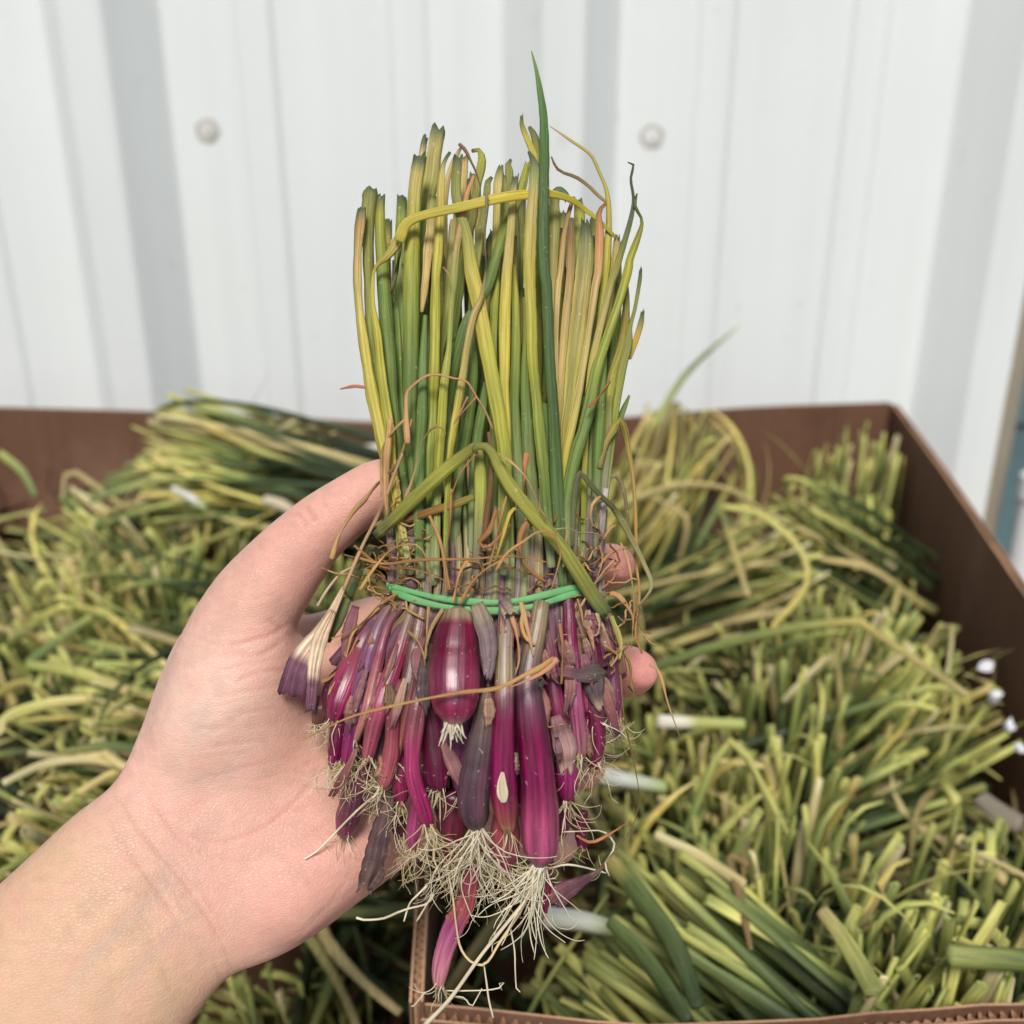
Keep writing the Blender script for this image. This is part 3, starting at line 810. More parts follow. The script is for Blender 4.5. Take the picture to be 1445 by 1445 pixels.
tr([(5, 1105), (60, 1080), (120, 1072), (175, 1082)], -.02, (.004, .005, .005, .003), [(0, C_PALE), (1, C_TAN)], "loose_leaf", "thin straw leaf lying flat above the wrist", "leaf", M_BINLEAF, group=LG)
tr([(0, 640), (30, 665), (50, 700)], .0, (.008, .008, .006), [(0, C_LG), (1, C_G)], "loose_leaf", "green leaf drooping at the far left before the bin's back panel", "leaf", M_BINLEAF, group=LG)
tr([(985, 770), (1010, 725), (1020, 728), (1055, 840)], -.02, (.006, .006, .005, .005), gy, "loose_leaf", "yellow leaf folded to a sharp peak right of the fingertips", "leaf", M_BINLEAF, group=LG)
tr([(1020, 715), (1070, 725), (1125, 770), (1138, 825), (1090, 885)], .0, (.005, .006, .006, .005, .004), [(0, C_YG), (1, C_Y)], "loose_leaf", "long yellow leaf curving down like a hook at middle right", "leaf", M_BINLEAF, group=LG)
tr([(860, 1215), (900, 1260), (950, 1330), (985, 1420)], -.02, (.008, .009, .009, .006), [(0, C_Y), (.2, C_G), (1, C_DG)], "loose_leaf", "long dark green leaf with a yellow edge slanting down right of the roots", "leaf", M_BINLEAF, group=LG)
tr([(860, 1300), (905, 1345), (945, 1400), (970, 1440)], -.02, (.006, .008, .008, .006), [(0, C_G), (1, C_DG)], "loose_leaf", "pointed blue green leaf slanting down to the near rim", "leaf", M_BINLEAF, group=LG)
tr([(1160, 1285), (1190, 1325), (1235, 1400)], -.01, (.006, .008, .009), [(0, C_TAN), (.4, C_YG), (1, C_LG * .8)], "loose_leaf", "blunt straw green stalk leaning left of the near clump", "leaf", M_BINLEAF, group=LG, end='round')
tr([(1340, 1348), (1400, 1352), (1460, 1356)], .0, (.009, .009, .009), [(0, C_LG), (1, C_G)], "loose_leaf", "thick bright green stalk lying at the right edge near the rim", "leaf", M_BINLEAF, group=LG, flat=.85)
tr([(1055, 800 + 420), (1030, 1210), (1045, 1270), (1060, 1340)], -.03, (.003, .004, .004, .002), [(0, C_BR * 1.2), (1, C_BR)], "loose_leaf", "thin brown shrivelled leaf hanging into the dark hollow", "leaf", M_BINLEAF, group=LG)
tr([(925, 1178), (990, 1210), (1050, 1250)], -.03, (.005, .006, .006), [(0, C_PALE * .9), (1, C_TAN * .7)], "loose_leaf", "pale dry leaf bridging to the stiff fan", "leaf", M_BINLEAF, group=LG)
WG = "white onion shanks showing in the heap"
wc = [(0, S(226, 226, 212)), (.6, S(220, 222, 205)), (1, S(150, 165, 95))]
tr([(800, 1085), (850, 1095), (905, 1105), (940, 1112)], -.03, (.010, .011, .009, .007), wc, "onion_shank", "thick white onion shank lying right of the bulbs", "onion", M_SHANK, flat=.95, group=WG)
tr([(930, 1018), (985, 1020), (1050, 1022)], -.035, (.009, .008, .007), [(0, S(222, 216, 200)), (.3, S(222, 215, 190)), (.45, S(170, 170, 90)), (1, C_LG)], "onion_shank", "white tipped onion shank below the lower fingertip", "onion", M_SHANK, flat=.95, group=WG)
tr([(770, 1295), (820, 1300), (870, 1312)], -.05, (.011, .010, .008), wc, "onion_shank", "white onion shank under the roots by the divider", "onion", M_SHANK, flat=.95, group=WG)
tr([(245, 690), (265, 700), (290, 718)], -.0, (.006, .008, .006), wc, "onion_shank", "short white onion shank on the lying bundle at the back", "onion", M_SHANK, flat=.95, group=WG)
tr([(450, 652), (490, 642), (540, 640)], -.005, (.008, .016, .02), [(0, S(176, 184, 140)), (.5, S(214, 216, 196)), (1, S(220, 220, 206))], "onion_shank", "broad white onion shank behind the tip of the thumb", "onion", M_SHANK, flat=.8, group=WG)
tr([(375, 705), (395, 712), (415, 722)], -.01, (.008, .011, .008), [(0, S(205, 195, 170)), (1, S(190, 170, 140))], "onion_shank", "dull cream onion shank left of the thumb's bend", "onion", M_SHANK, flat=.9, group=WG)
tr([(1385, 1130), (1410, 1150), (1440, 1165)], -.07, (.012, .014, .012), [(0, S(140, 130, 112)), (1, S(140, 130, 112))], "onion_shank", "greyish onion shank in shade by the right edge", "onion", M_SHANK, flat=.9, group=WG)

# white crumbs by the right panel
M_FOAM = simple_mat("white_foam", (.82, .83, .86), .7, .3, 80, .06, .05, .4)
for (px, py, s, lb) in ((1405, 983, .005, "largest white foam crumb beside the right panel"), (1390, 940, .004, "white foam crumb highest on the heap, beside the right panel"), (1425, 1021, .0034, "small white foam crumb below the largest one"), (1440, 1056, .003, "lowest white foam crumb at the right edge")):
    c = G(px, py, -.05)
    bm = bmesh.new(); bmesh.ops.create_icosphere(bm, subdivisions=1, radius=s * 1.15)
    for v in bm.verts: v.co *= float(np.clip(1 + .3 * nrg.randn(), .5, 1.6))
    me = bpy.data.meshes.new("foam_crumb"); bm.to_mesh(me); bm.free()
    o = link("foam_crumb", me, M_FOAM); o.location = c
    tag(o, lb, "foam crumb", "white crumbs of foam on the heap")

# what fills the bin under the bundles: leaves nobody could count
g = Geo()
allm = [m for k_, v_ in POOL.items() for m in v_]
cache = {}
V0, F0, C0, UV0 = [], [], [], []
def mdata(me):
    if me.name not in cache:
        v = np.empty(len(me.vertices) * 3); me.vertices.foreach_get("co", v)
        c = np.empty(len(me.vertices) * 4); me.color_attributes["Col"].data.foreach_get("color", c)
        cache[me.name] = (v.reshape(-1, 3), c.reshape(-1, 4)[:, :3], [tuple(p.vertices) for p in me.polygons])
    return cache[me.name]
HOLLOWS = [(*G(px, py, -.08)[:2], r) for px, py, r in ((1070, 1310, .055), (1330, 1140, .05), (1020, 880, .06), (1130, 1010, .04), (470, 830, .06), (560, 740, .06), (1090, 700, .06), (300, 960, .04), (130, 870, .04))]
for i in range(2200):
    x = rng.uniform(-.85, .42); y = rng.uniform(.06, 1.15)
    if x > -.03 and y < .32: continue
    zt = -.17 + rng.uniform(-.06, .03)
    if -.3 < x < -.02 and y < .5: continue
    if -.03 < x < .16 and y < .5: zt -= .07
    for hx_, hy_, hr_ in HOLLOWS:
        if math.hypot(x - hx_, y - hy_) < hr_: zt -= .11
    z = RIM + zt
    th = rng.uniform(0, 6.28); el = rng.uniform(-.1, .35)
    v, c, f = mdata(rng.choice(allm))
    m = np.array(Matrix.Translation((x, y, z)) @ dirmat((math.cos(th) * math.cos(el), math.sin(th) * math.cos(el), math.sin(el)), rng.uniform(0, 6)))
    vv = v @ m[:3, :3].T + m[:3, 3]
    vv[:, 0] = np.clip(vv[:, 0], -.85, .36 + .07 * np.clip((vv[:, 1] - .5) / .6, -.6, 1)); vv[:, 1] = np.clip(vv[:, 1], .05, 1.12)
    g.add(vv, f, c * rng.uniform(.45, .85), np.stack([v[:, 0] * 100, v[:, 2]], 1))  # leaf colour darkened to paint the shade of the gaps between bundles
tag(link("loose_leaves", g.mesh("loose_leaves"), M_BINLEAF), "tangle of loose onion leaves filling the bin between the bundles", "leaves", kind="stuff")
# ------------------------------------------------------------------ the hand and forearm
def blob_sweep(geo, pts, n=24, ns=20, flat=1.0):
    "pts rows: px, py, depth, half width px, half depth m"
    Q = catmull(np.array(pts, float)[:, :5].tolist(), n) if len(pts) > 2 else np.array(pts, float)
    P = np.array([W(q[0], q[1], q[2]) for q in Q])
    ra = Q[:, 3] * Q[:, 2] / FPX
    fl = Q[:, 4] / ra
    sweep(geo, P, ra, np.ones((len(P), 3)), ns=ns, flat=fl, facing=-FWD, end='round', start='round', ridges=0, streak=0)

hg = Geo()
# forearm, wrist and palm: upper edge, lower edge (pixels), depth of the middle, half thickness
pairs = [
    ((-760, 1890), (-330, 2130), .270, .034, 2.2),
    ((-520, 1690), (-130, 1930), .281, .031, 2.2),
    ((-320, 1522), (20, 1740), .289, .027, 2.25),
    ((-150, 1377), (140, 1590), .296, .0235, 2.3),
    ((-60, 1299), (215, 1515), .299, .0225, 2.3),
    ((2, 1245), (268, 1447), .302, .0215, 2.3),
    ((60, 1192), (300, 1402), .305, .0205, 2.4),
    ((112, 1145), (326, 1374), .308, .0195, 2.5),
    ((153, 1113), (350, 1361), .311, .0192, 2.6),
    ((176, 1083), (380, 1352), .314, .0192, 2.6),
    ((196, 1040), (425, 1330), .318, .0188, 2.6),
    ((215, 985), (475, 1298), .322, .018, 2.6),
    ((237, 928), (530, 1255), .327, .017, 2.6),
    ((268, 880), (580, 1217), .332, .016, 2.6),
    ((340, 872), (640, 1180), .338, .0145, 2.6),
    ((405, 868), (700, 1140), .344, .0125, 2.5),
    ((455, 862), (745, 1100), .349, .0105, 2.4),
    ((490, 850), (765, 1060), .353, .009, 2.3),
]
npair = 76
Q = catmull([[a[0], a[1], b[0], b[1], d, t, e] for a, b, d, t, e in pairs], npair)
ns = 44
V, F = [], []
th = np.linspace(0, 2 * math.pi, ns, endpoint=False)
for q in Q:
    A, B_ = W(q[0], q[1], q[4]), W(q[2], q[3], q[4])
    c, h = (A + B_) / 2, (A - B_) / 2
    e = 2 / q[6]
    for a in th:
        cu = np.sign(math.cos(a)) * abs(math.cos(a)) ** e; sn = np.sign(math.sin(a)) * abs(math.sin(a)) ** e
        V.append(c + h * cu - FWD * q[5] * sn)
for i in range(npair - 1):
    for j in range(ns):
        k = (j + 1) % ns
        F.append((i * ns + j, i * ns + k, (i + 1) * ns + k, (i + 1) * ns + j))
F.append(tuple(range(ns - 1, -1, -1))); F.append(tuple(range((npair - 1) * ns, npair * ns)))
hg.add(V, F, np.ones((len(V), 3)), np.zeros((len(V), 2)))
# thumb
blob_sweep(hg, [(262, 985, .322, 40, .014), (316, 908, .319, 60, .0155), (360, 852, .317, 66, .015), (404, 795, .3165, 57, .0125), (441, 754, .3165, 49, .0105), (466, 733, .317, 47, .010), (505, 706, .318, 43, .0095), (545, 684, .319, 40, .008), (578, 672, .320, 26, .006)], n=30, ns=24)
# the ball of the thumb and the heel of the hand
blob_sweep(hg, [(240, 1110, .313, 46, .010), (285, 1030, .312, 74, .0135), (335, 955, .3125, 82, .0135), (365, 885, .315, 62, .012)], n=16, ns=20)
blob_sweep(hg, [(300, 1120, .3165, 60, .0115), (352, 1035, .318, 74, .013), (385, 965, .320, 56, .013), (398, 900, .320, 42, .012)], n=16, ns=20)
blob_sweep(hg, [(370, 1140, .322, 60, .011), (410, 1060, .326, 66, .012), (432, 990, .331, 50, .011)], n=14, ns=20)
blob_sweep(hg, [(345, 1300, .311, 46, .009), (395, 1265, .3105, 70, .0115), (460, 1220, .316, 62, .011), (540, 1180, .325, 50, .010)], n=16, ns=20)
# fingers, wrapped behind the bunch, tips showing at its right
blob_sweep(hg, [(455, 905, .345, 40, .0095), (520, 885, .352, 42, .0095), (620, 860, .363, 41, .009), (730, 830, .364, 39, .0088), (800, 812, .353, 38, .0085), (848, 801, .338, 35, .0078), (872, 797, .328, 31, .0068), (882, 796, .322, 23, .0045)], n=26)
blob_sweep(hg, [(500, 960, .347, 40, .0095), (580, 955, .356, 42, .0098), (680, 955, .368, 42, .0095), (780, 955, .367, 41, .009), (845, 952, .352, 41, .0088), (880, 948, .337, 39, .0082), (899, 946, .328, 36, .007), (910, 945, .322, 26, .005)], n=26)
blob_sweep(hg, [(560, 1045, .350, 40, .0095), (640, 1060, .360, 42, .0095), (730, 1075, .366, 40, .009), (790, 1080, .358, 38, .0085), (822, 1080, .345, 35, .0078), (836, 1080, .338, 24, .005)], n=24)
blob_sweep(hg, [(610, 1120, .350, 36, .0085), (680, 1150, .357, 36, .0085), (740, 1175, .358, 34, .008), (775, 1186, .350, 32, .0075), (792, 1190, .342, 30, .0068), (798, 1191, .337, 20, .0045)], n=24)
tmp = link("hand_cage", hg.mesh("hand_cage"))
rm = tmp.modifiers.new("r", 'REMESH'); rm.mode = 'VOXEL'; rm.voxel_size = .0008; rm.use_smooth_shade = True
sm = tmp.modifiers.new("s", 'SMOOTH'); sm.factor = .5; sm.iterations = 60
dg = bpy.context.evaluated_depsgraph_get()
hand_me = bpy.data.meshes.new_from_object(tmp.evaluated_get(dg))
bpy.data.objects.remove(tmp)
hand_me.name = "person"
# even out the joints where the ball of the thumb meets palm and wrist
tmp = link("hand_cage", hand_me)
c0 = np.empty(len(hand_me.vertices) * 3); hand_me.vertices.foreach_get("co", c0)
x0, y0, _ = project(c0.reshape(-1, 3))
wt = np.zeros(len(x0))
for x, y, r in ((285, 1040, 95), (240, 1100, 75), (340, 1060, 100), (400, 1020, 75), (440, 1210, 100), (350, 1180, 90), (340, 930, 60), (390, 930, 60), (370, 1260, 80)):
    wt = np.maximum(wt, np.exp(-((x0 - x) ** 2 + (y0 - y) ** 2) / r ** 2 * 1.2))
vg = tmp.vertex_groups.new(name="soft")
q8 = np.round(wt * 10).astype(int)
for k in range(1, 11):
    vg.add(np.nonzero(q8 == k)[0].tolist(), k / 10, 'REPLACE')
sm = tmp.modifiers.new("s", 'SMOOTH'); sm.factor = .5; sm.iterations = 420; sm.vertex_group = "soft"
hand_me = bpy.data.meshes.new_from_object(tmp.evaluated_get(bpy.context.evaluated_depsgraph_get()))
bpy.data.objects.remove(tmp)
hand_me.name = "person"
nv = len(hand_me.vertices)
co = np.empty(nv * 3); hand_me.vertices.foreach_get("co", co); co = co.reshape(-1, 3)
no = np.empty(nv * 3); hand_me.vertices.foreach_get("normal", no); no = no.reshape(-1, 3)
hx, hy, hd = project(co)
front = np.clip(-(no @ FWD), 0, 1)

def polydist(pts):
    P = catmull([[a, b] for a, b in pts], 40)
    best = np.full(nv, 1e9); tt = np.zeros(nv)
    for i in range(len(P) - 1):
        a, b = P[i], P[i + 1]; ab = b - a
        t = np.clip(((hx - a[0]) * ab[0] + (hy - a[1]) * ab[1]) / (ab @ ab + 1e-9), 0, 1)
        d = np.hypot(hx - a[0] - ab[0] * t, hy - a[1] - ab[1] * t)
        m = d < best
        best[m] = d[m]; tt[m] = (i + t[m]) / (len(P) - 1)
    return best, tt
crease = np.zeros(nv); disp = np.zeros(nv)
CRE = [  # points, depth mm, width px
    ([(160, 1118), (200, 1175), (245, 1228), (290, 1290), (318, 1340), (328, 1368)], .32, 3),
    ([(140, 1140), (185, 1205), (225, 1262), (258, 1310)], .25, 4),
    ([(192, 1075), (206, 1120), (245, 1165), (300, 1188), (356, 1176), (408, 1140), (442, 1100), (456, 1060)], .26, 3.4),
    ([(215, 1130), (262, 1190), (330, 1215), (380, 1210)], .22, 4),
    ([(430, 712), (437, 722), (446, 736)], .6, 3.5), ([(418, 722), (428, 735), (434, 746)], .4, 3), ([(452, 700), (458, 712), (470, 724)], .3, 3),
    ([(310, 912), (350, 905), (385, 895), (410, 880)], .4, 3.5), ([(330, 925), (365, 925), (400, 905)], .3, 3.5), ([(375, 872), (395, 885), (420, 905)], .3, 3.5),
    ([(330, 962), (375, 948), (420, 946)], .22, 3.5), ([(300, 985), (350, 975), (400, 968)], .16, 3.5), ([(310, 1020), (350, 1006), (395, 1000)], .14, 3.5),
    ([(270, 1060), (320, 1050), (380, 1046)], .12, 4), ([(285, 1100), (340, 1085), (395, 1072)], .12, 4), ([(300, 950), (345, 938), (395, 930)], .16, 3.5),
    ([(262, 1030), (330, 1028), (390, 1022)], .1, 4),
    ([(420, 1320), (470, 1270), (500, 1225)], .14, 4), ([(440, 1300), (490, 1262), (520, 1240)], .1, 4), ([(395, 1190), (440, 1175), (480, 1150)], .14, 4),
    ([(488, 1010), (500, 990), (515, 975)], .3, 4), ([(430, 905), (460, 912), (500, 905)], .35, 4), ([(445, 880), (480, 872), (510, 866)], .3, 4),
]
for k in range(70):             # fine wrinkles of the palm and wrist
    x, y = rng.uniform(210, 430), rng.uniform(880, 1330)
    if k % 3 == 0: x, y = rng.uniform(90, 320), rng.uniform(1150, 1400)
    a = rng.gauss(-.25, .25) if y < 1130 else rng.gauss(.95, .25)
    Lw = rng.uniform(25, 70)
    CRE.append(([(x, y), (x + Lw * .5 * math.cos(a) + rng.gauss(0, 3), y + Lw * .5 * math.sin(a) + rng.gauss(0, 3)), (x + Lw * math.cos(a), y + Lw * math.sin(a))], rng.uniform(.05, .13), 2.8))
for pts, dep, w in CRE:
    d, t = polydist(pts)
    f = np.exp(-(d / w) ** 2) * np.clip(np.sin(np.clip(t, .0, 1) * math.pi) * 1.6 + .15, 0, 1) * (front > .15)
    disp -= f * dep * .001
    crease = np.maximum(crease, f * min(1, dep * 1.7))
# tendons of the wrist and gentle unevenness
for pts, dep, w in (([(60, 1400), (160, 1290), (240, 1215)], .5, 16), ([(110, 1420), (210, 1330), (275, 1275)], .35, 14)):
    d, t = polydist(pts); disp += np.exp(-(d / w) ** 2) * np.sin(np.clip(t, 0, 1) * math.pi) * dep * .001 * (front > .1)
from mathutils import noise as mnoise
nz = np.array([mnoise.noise(Vector(c) * 70) for c in co])
disp += nz * .00035
co2 = co + no * disp[:, None]
hand_me.vertices.foreach_set("co", co2.ravel())
# skin colour: blood under the skin is unevenly spread over the palm, the wrist is yellower
base = np.tile(np.array([.77, .50, .385]), (nv, 1))
pink = np.array([.70, .345, .275]); pale = np.array([.665, .425, .275]); rosy = np.array([.78, .33, .28])
def blobm(x, y, r): return np.exp(-(((hx - x) ** 2 + (hy - y) ** 2) / r ** 2))
wr = np.clip(((hx - 200) * .76 - (hy - 1230) * .65) / 130 + .5, 0, 1)          # 0 on the forearm, 1 on the palm
col = pale * (1 - wr)[:, None] + (base * .55 + pink * .45) * wr[:, None]
for x, y, r, a in ((400, 740, 90, .55), (520, 720, 80, .6), (440, 810, 60, .6), (390, 900, 70, .35), (400, 1290, 80, .55), (480, 1230, 90, .45), (440, 1080, 90, .35), (560, 1150, 90, .4), (420, 980, 60, .4)):
    m = (blobm(x, y, r) * a)[:, None]; col = col * (1 - m) + pink * m
m = (blobm(285, 1000, 100) * .65)[:, None]; col = col * (1 - m) + np.array([.79, .57, .46]) * m
tipm = np.clip((hx - 790) / 60, 0, 1)[:, None]; col = col * (1 - tipm) + rosy * tipm
nz2 = np.array([mnoise.fractal(Vector(c) * 260, 1.0, 2.0, 4) for c in co])
nz3 = np.array([mnoise.noise(Vector(c) * 120 + Vector((3, 7, 1))) for c in co])
nz4 = np.array([mnoise.fractal(Vector(c) * 330 + Vector((1, 2, 9)), 1.0, 2.0, 3) for c in co])
m = np.clip(nz3 * .5 + nz4 * .22, -.25, .45)[:, None]
col = np.where(m > 0, col * (1 - m) + pink * m, col * (1 + m * .3))
# veins showing faintly blue through the wrist and the ball of the thumb
for pts, w, a in (([(60, 1440), (150, 1330), (215, 1270), (300, 1200)], 9, .22), ([(150, 1420), (230, 1330), (290, 1270)], 7, .2), ([(215, 1150), (270, 1105), (330, 1080), (380, 1020)], 11, .2), ([(250, 1090), (280, 1030), (300, 960)], 9, .14), ([(215, 1270), (240, 1210), (260, 1150)], 7, .16)):
    dd, tt = polydist(pts)
    mm = (np.exp(-(dd / w) ** 2) * a * np.sin(np.clip(tt, 0, 1) * math.pi))[:, None]
    col = col * (1 - mm) + np.array([.50, .42, .40]) * mm
col *= (1 + .02 * nz2)[:, None]
col = col * (1 - .20 * crease[:, None] * np.array([.45, 1.0, 1.0]))
at = hand_me.color_attributes.new("Col", 'FLOAT_COLOR', 'POINT')
rgba = np.ones((nv, 4)); rgba[:, :3] = np.clip(col, 0, 1); at.data.foreach_set("color", rgba.ravel())
m_skin, nt, p = new_mat("skin")
lk = nt.links.new
a = node(nt, "ShaderNodeAttribute", attribute_name="Col")
tc = node(nt, "ShaderNodeTexCoord")
mp = node(nt, "ShaderNodeMapping"); mp.inputs["Rotation"].default_value = (PITCH, .55, 0.0); mp.inputs["Scale"].default_value = (1, 1, 2.4)
lk(tc.outputs["Object"], mp.inputs[0])
vo = node(nt, "ShaderNodeTexVoronoi", feature='DISTANCE_TO_EDGE'); vo.inputs["Scale"].default_value = 620; lk(mp.outputs[0], vo.inputs["Vector"])
n0 = node(nt, "ShaderNodeTexNoise"); n0.inputs["Scale"].default_value = 1500; n0.inputs["Detail"].default_value = 4; lk(tc.outputs["Object"], n0.inputs["Vector"])
n9 = node(nt, "ShaderNodeTexNoise"); n9.inputs["Scale"].default_value = 240; n9.inputs["Detail"].default_value = 5; lk(mp.outputs[0], n9.inputs["Vector"])
r9 = node(nt, "ShaderNodeMapRange", i_1=.3, i_2=.7, i_3=.95, i_4=1.04); lk(n9.outputs[0], r9.inputs[0])
vm = node(nt, "ShaderNodeVectorMath", operation='SCALE'); lk(a.outputs["Color"], vm.inputs[0]); lk(r9.outputs[0], vm.inputs["Scale"])
lk(vm.outputs[0], p.inputs["Base Color"])
vr = node(nt, "ShaderNodeMapRange", i_1=0, i_2=.18, i_3=0, i_4=1); lk(vo.outputs["Distance"], vr.inputs[0])
b1 = node(nt, "ShaderNodeBump"); b1.inputs["Strength"].default_value = .38; b1.inputs["Distance"].default_value = .00025; lk(vr.outputs[0], b1.inputs["Height"])
b2 = node(nt, "ShaderNodeBump"); b2.inputs["Strength"].default_value = .22; b2.inputs["Distance"].default_value = .0004; lk(n9.outputs[0], b2.inputs["Height"]); lk(b1.outputs[0], b2.inputs["Normal"])
b3 = node(nt, "ShaderNodeBump"); b3.inputs["Strength"].default_value = .15; b3.inputs["Distance"].default_value = .0002; lk(n0.outputs[0], b3.inputs["Height"]); lk(b2.outputs[0], b3.inputs["Normal"])
lk(b3.outputs[0], p.inputs["Normal"])
rr = node(nt, "ShaderNodeMapRange", i_1=.3, i_2=.7, i_3=.42, i_4=.58); lk(n9.outputs[0], rr.inputs[0]); lk(rr.outputs[0], p.inputs["Roughness"])
p.inputs["Specular IOR Level"].default_value = .42
p.inputs["Subsurface Weight"].default_value = .35
p.inputs["Subsurface Radius"].default_value = (1.0, .38, .22)
p.inputs["Subsurface Scale"].default_value = .0035
person = link("person", hand_me, m_skin)
hand_me.polygons.foreach_set("use_smooth", [True] * len(hand_me.polygons))
tag(person, "bare left hand and forearm from the lower left, palm up, holding the onion bunch", "person")
# ------------------------------------------------------------------ the held bunch of red onions
bunch = tag(empty("onion_bunch", W(700, 835, .312)), "bunch of red onions with cut leaves and a green rubber band, held in the hand", "onion bunch")
DC = .312
YS = [60, 250, 400, 600, 750, 835, 920, 1000, 1100, 1200, 1300, 1400]
XCs = [700, 705, 702, 703, 702, 700, 690, 668, 660, 668, 680, 680]
HWs = [205, 205, 205, 185, 165, 157, 190, 232, 215, 175, 140, 110]
HZs = [.024, .026, .026, .025, .023, .022, .025, .028, .027, .023, .018, .014]
DOF = [.008, .006, .004, .001, 0, 0, 0, -.001, -.001, .002, .003, .004]
def bd(px, py, layer, extra=0.0):
    """depth on or inside the bunch: layer -1 its front, 0 the middle, 1 the back"""
    xc, hw, hz, of = (np.interp(py, YS, a) for a in (XCs, HWs, HZs, DOF))
    u = np.clip((px - xc) / hw, -1, 1)
    return DC + of + layer * hz * np.sqrt(1 - u * u * .93) - extra

def part(name, pts, widths, cols, layer, mat, flat=.6, ns=10, end='round', n=None, extra=0, ridges=.05, streak=.08, twist=0, wob=.0, parent=None, start='round', jit=0, hollow=None, stuff=None):
    pts = np.array(pts, float)
    ly = np.interp(np.linspace(0, 1, len(pts)), np.linspace(0, 1, len(np.atleast_1d(layer))), np.atleast_1d(layer))
    ex = np.interp(np.linspace(0, 1, len(pts)), np.linspace(0, 1, len(np.atleast_1d(extra))), np.atleast_1d(extra))
    if n is None:
        ln = np.sum(np.linalg.norm(np.diff(pts[:, :2], axis=0), axis=1)); n = int(np.clip(ln / 9, 10, 70))
    wpt = np.interp(np.linspace(0, 1, len(pts)), np.linspace(0, 1, len(widths)), widths) if len(widths) != len(pts) else np.array(widths, float)
    Q = catmull(np.c_[pts[:, :2], wpt, ly, ex].tolist(), n)
    # Catmull on five columns measures length over three: fine, the widths are small
    d = bd(Q[:, 0], Q[:, 1], Q[:, 3], Q[:, 4])
    if jit: d = d + noise1(n, 2, jit)
    P = np.array([W(Q[i, 0], Q[i, 1], d[i]) for i in range(n)])
    ra = np.maximum(Q[:, 2], .6) * d / FPX / 2
    if wob: ra = ra * (1 + noise1(n, max(2, n / 9), wob))
    if end == "cut":
        ra[-1] *= rng.uniform(.72, 1.0); ra[-2] *= rng.uniform(.88, 1.06); ra[-3] *= rng.uniform(.94, 1.04)
    t = np.linspace(0, 1, n)
    c = ramp(cols, np.clip(t + noise1(n, 3, .008), 0, 1)) if not callable(cols) else cols(t)
    g = Geo()
    sweep(g, P, ra, c, ns=ns, flat=flat, facing=-FWD, end=end, start=start, ridges=ridges, streak=streak, twist=twist, hollow=hollow, jag=.00065)
    return link(name, g.mesh(name), mat, parent or bunch)

# colours
GRN, DGRN, BGRN = S(112, 134, 72), S(84, 106, 54), S(106, 132, 78)
LGRN, YGRN, YEL, TANY = S(146, 156, 74), S(176, 172, 72), S(198, 182, 86), S(194, 176, 116)
OLV, TAN, BRN, GREY = S(142, 142, 78), S(206, 178, 128), S(150, 112, 74), S(100, 110, 86)
ORG, PURG = S(196, 158, 112), S(150, 138, 132)
BASEC = S(166, 172, 140); BASEP = S(168, 150, 156)
def lc(*stops): return list(stops)
TIP = lambda *rest: [(0, GREY * .7), (.012, GREY * 1.0), (.026, GREY * .5 + rest[0] * .5), (.045, rest[0])] + [(.045 + .955 * (i + 1) / (len(rest) - 1 + 1e-9), c) for i, c in enumerate(rest[1:])]
yg = TIP(TANY, YGRN, LGRN, GRN, BASEC)
yy = TIP(TANY, YEL, YGRN, LGRN, BASEC)
gg = TIP(LGRN, GRN, GRN, BGRN, BASEC)
ol = TIP(OLV, OLV * 1.1, LGRN * .9, GRN, BASEP)
tn = TIP(TAN, TAN, TANY, TANY, BASEP)
FB, F1, F2, MID = -1.12, -.95, -.72, -.35
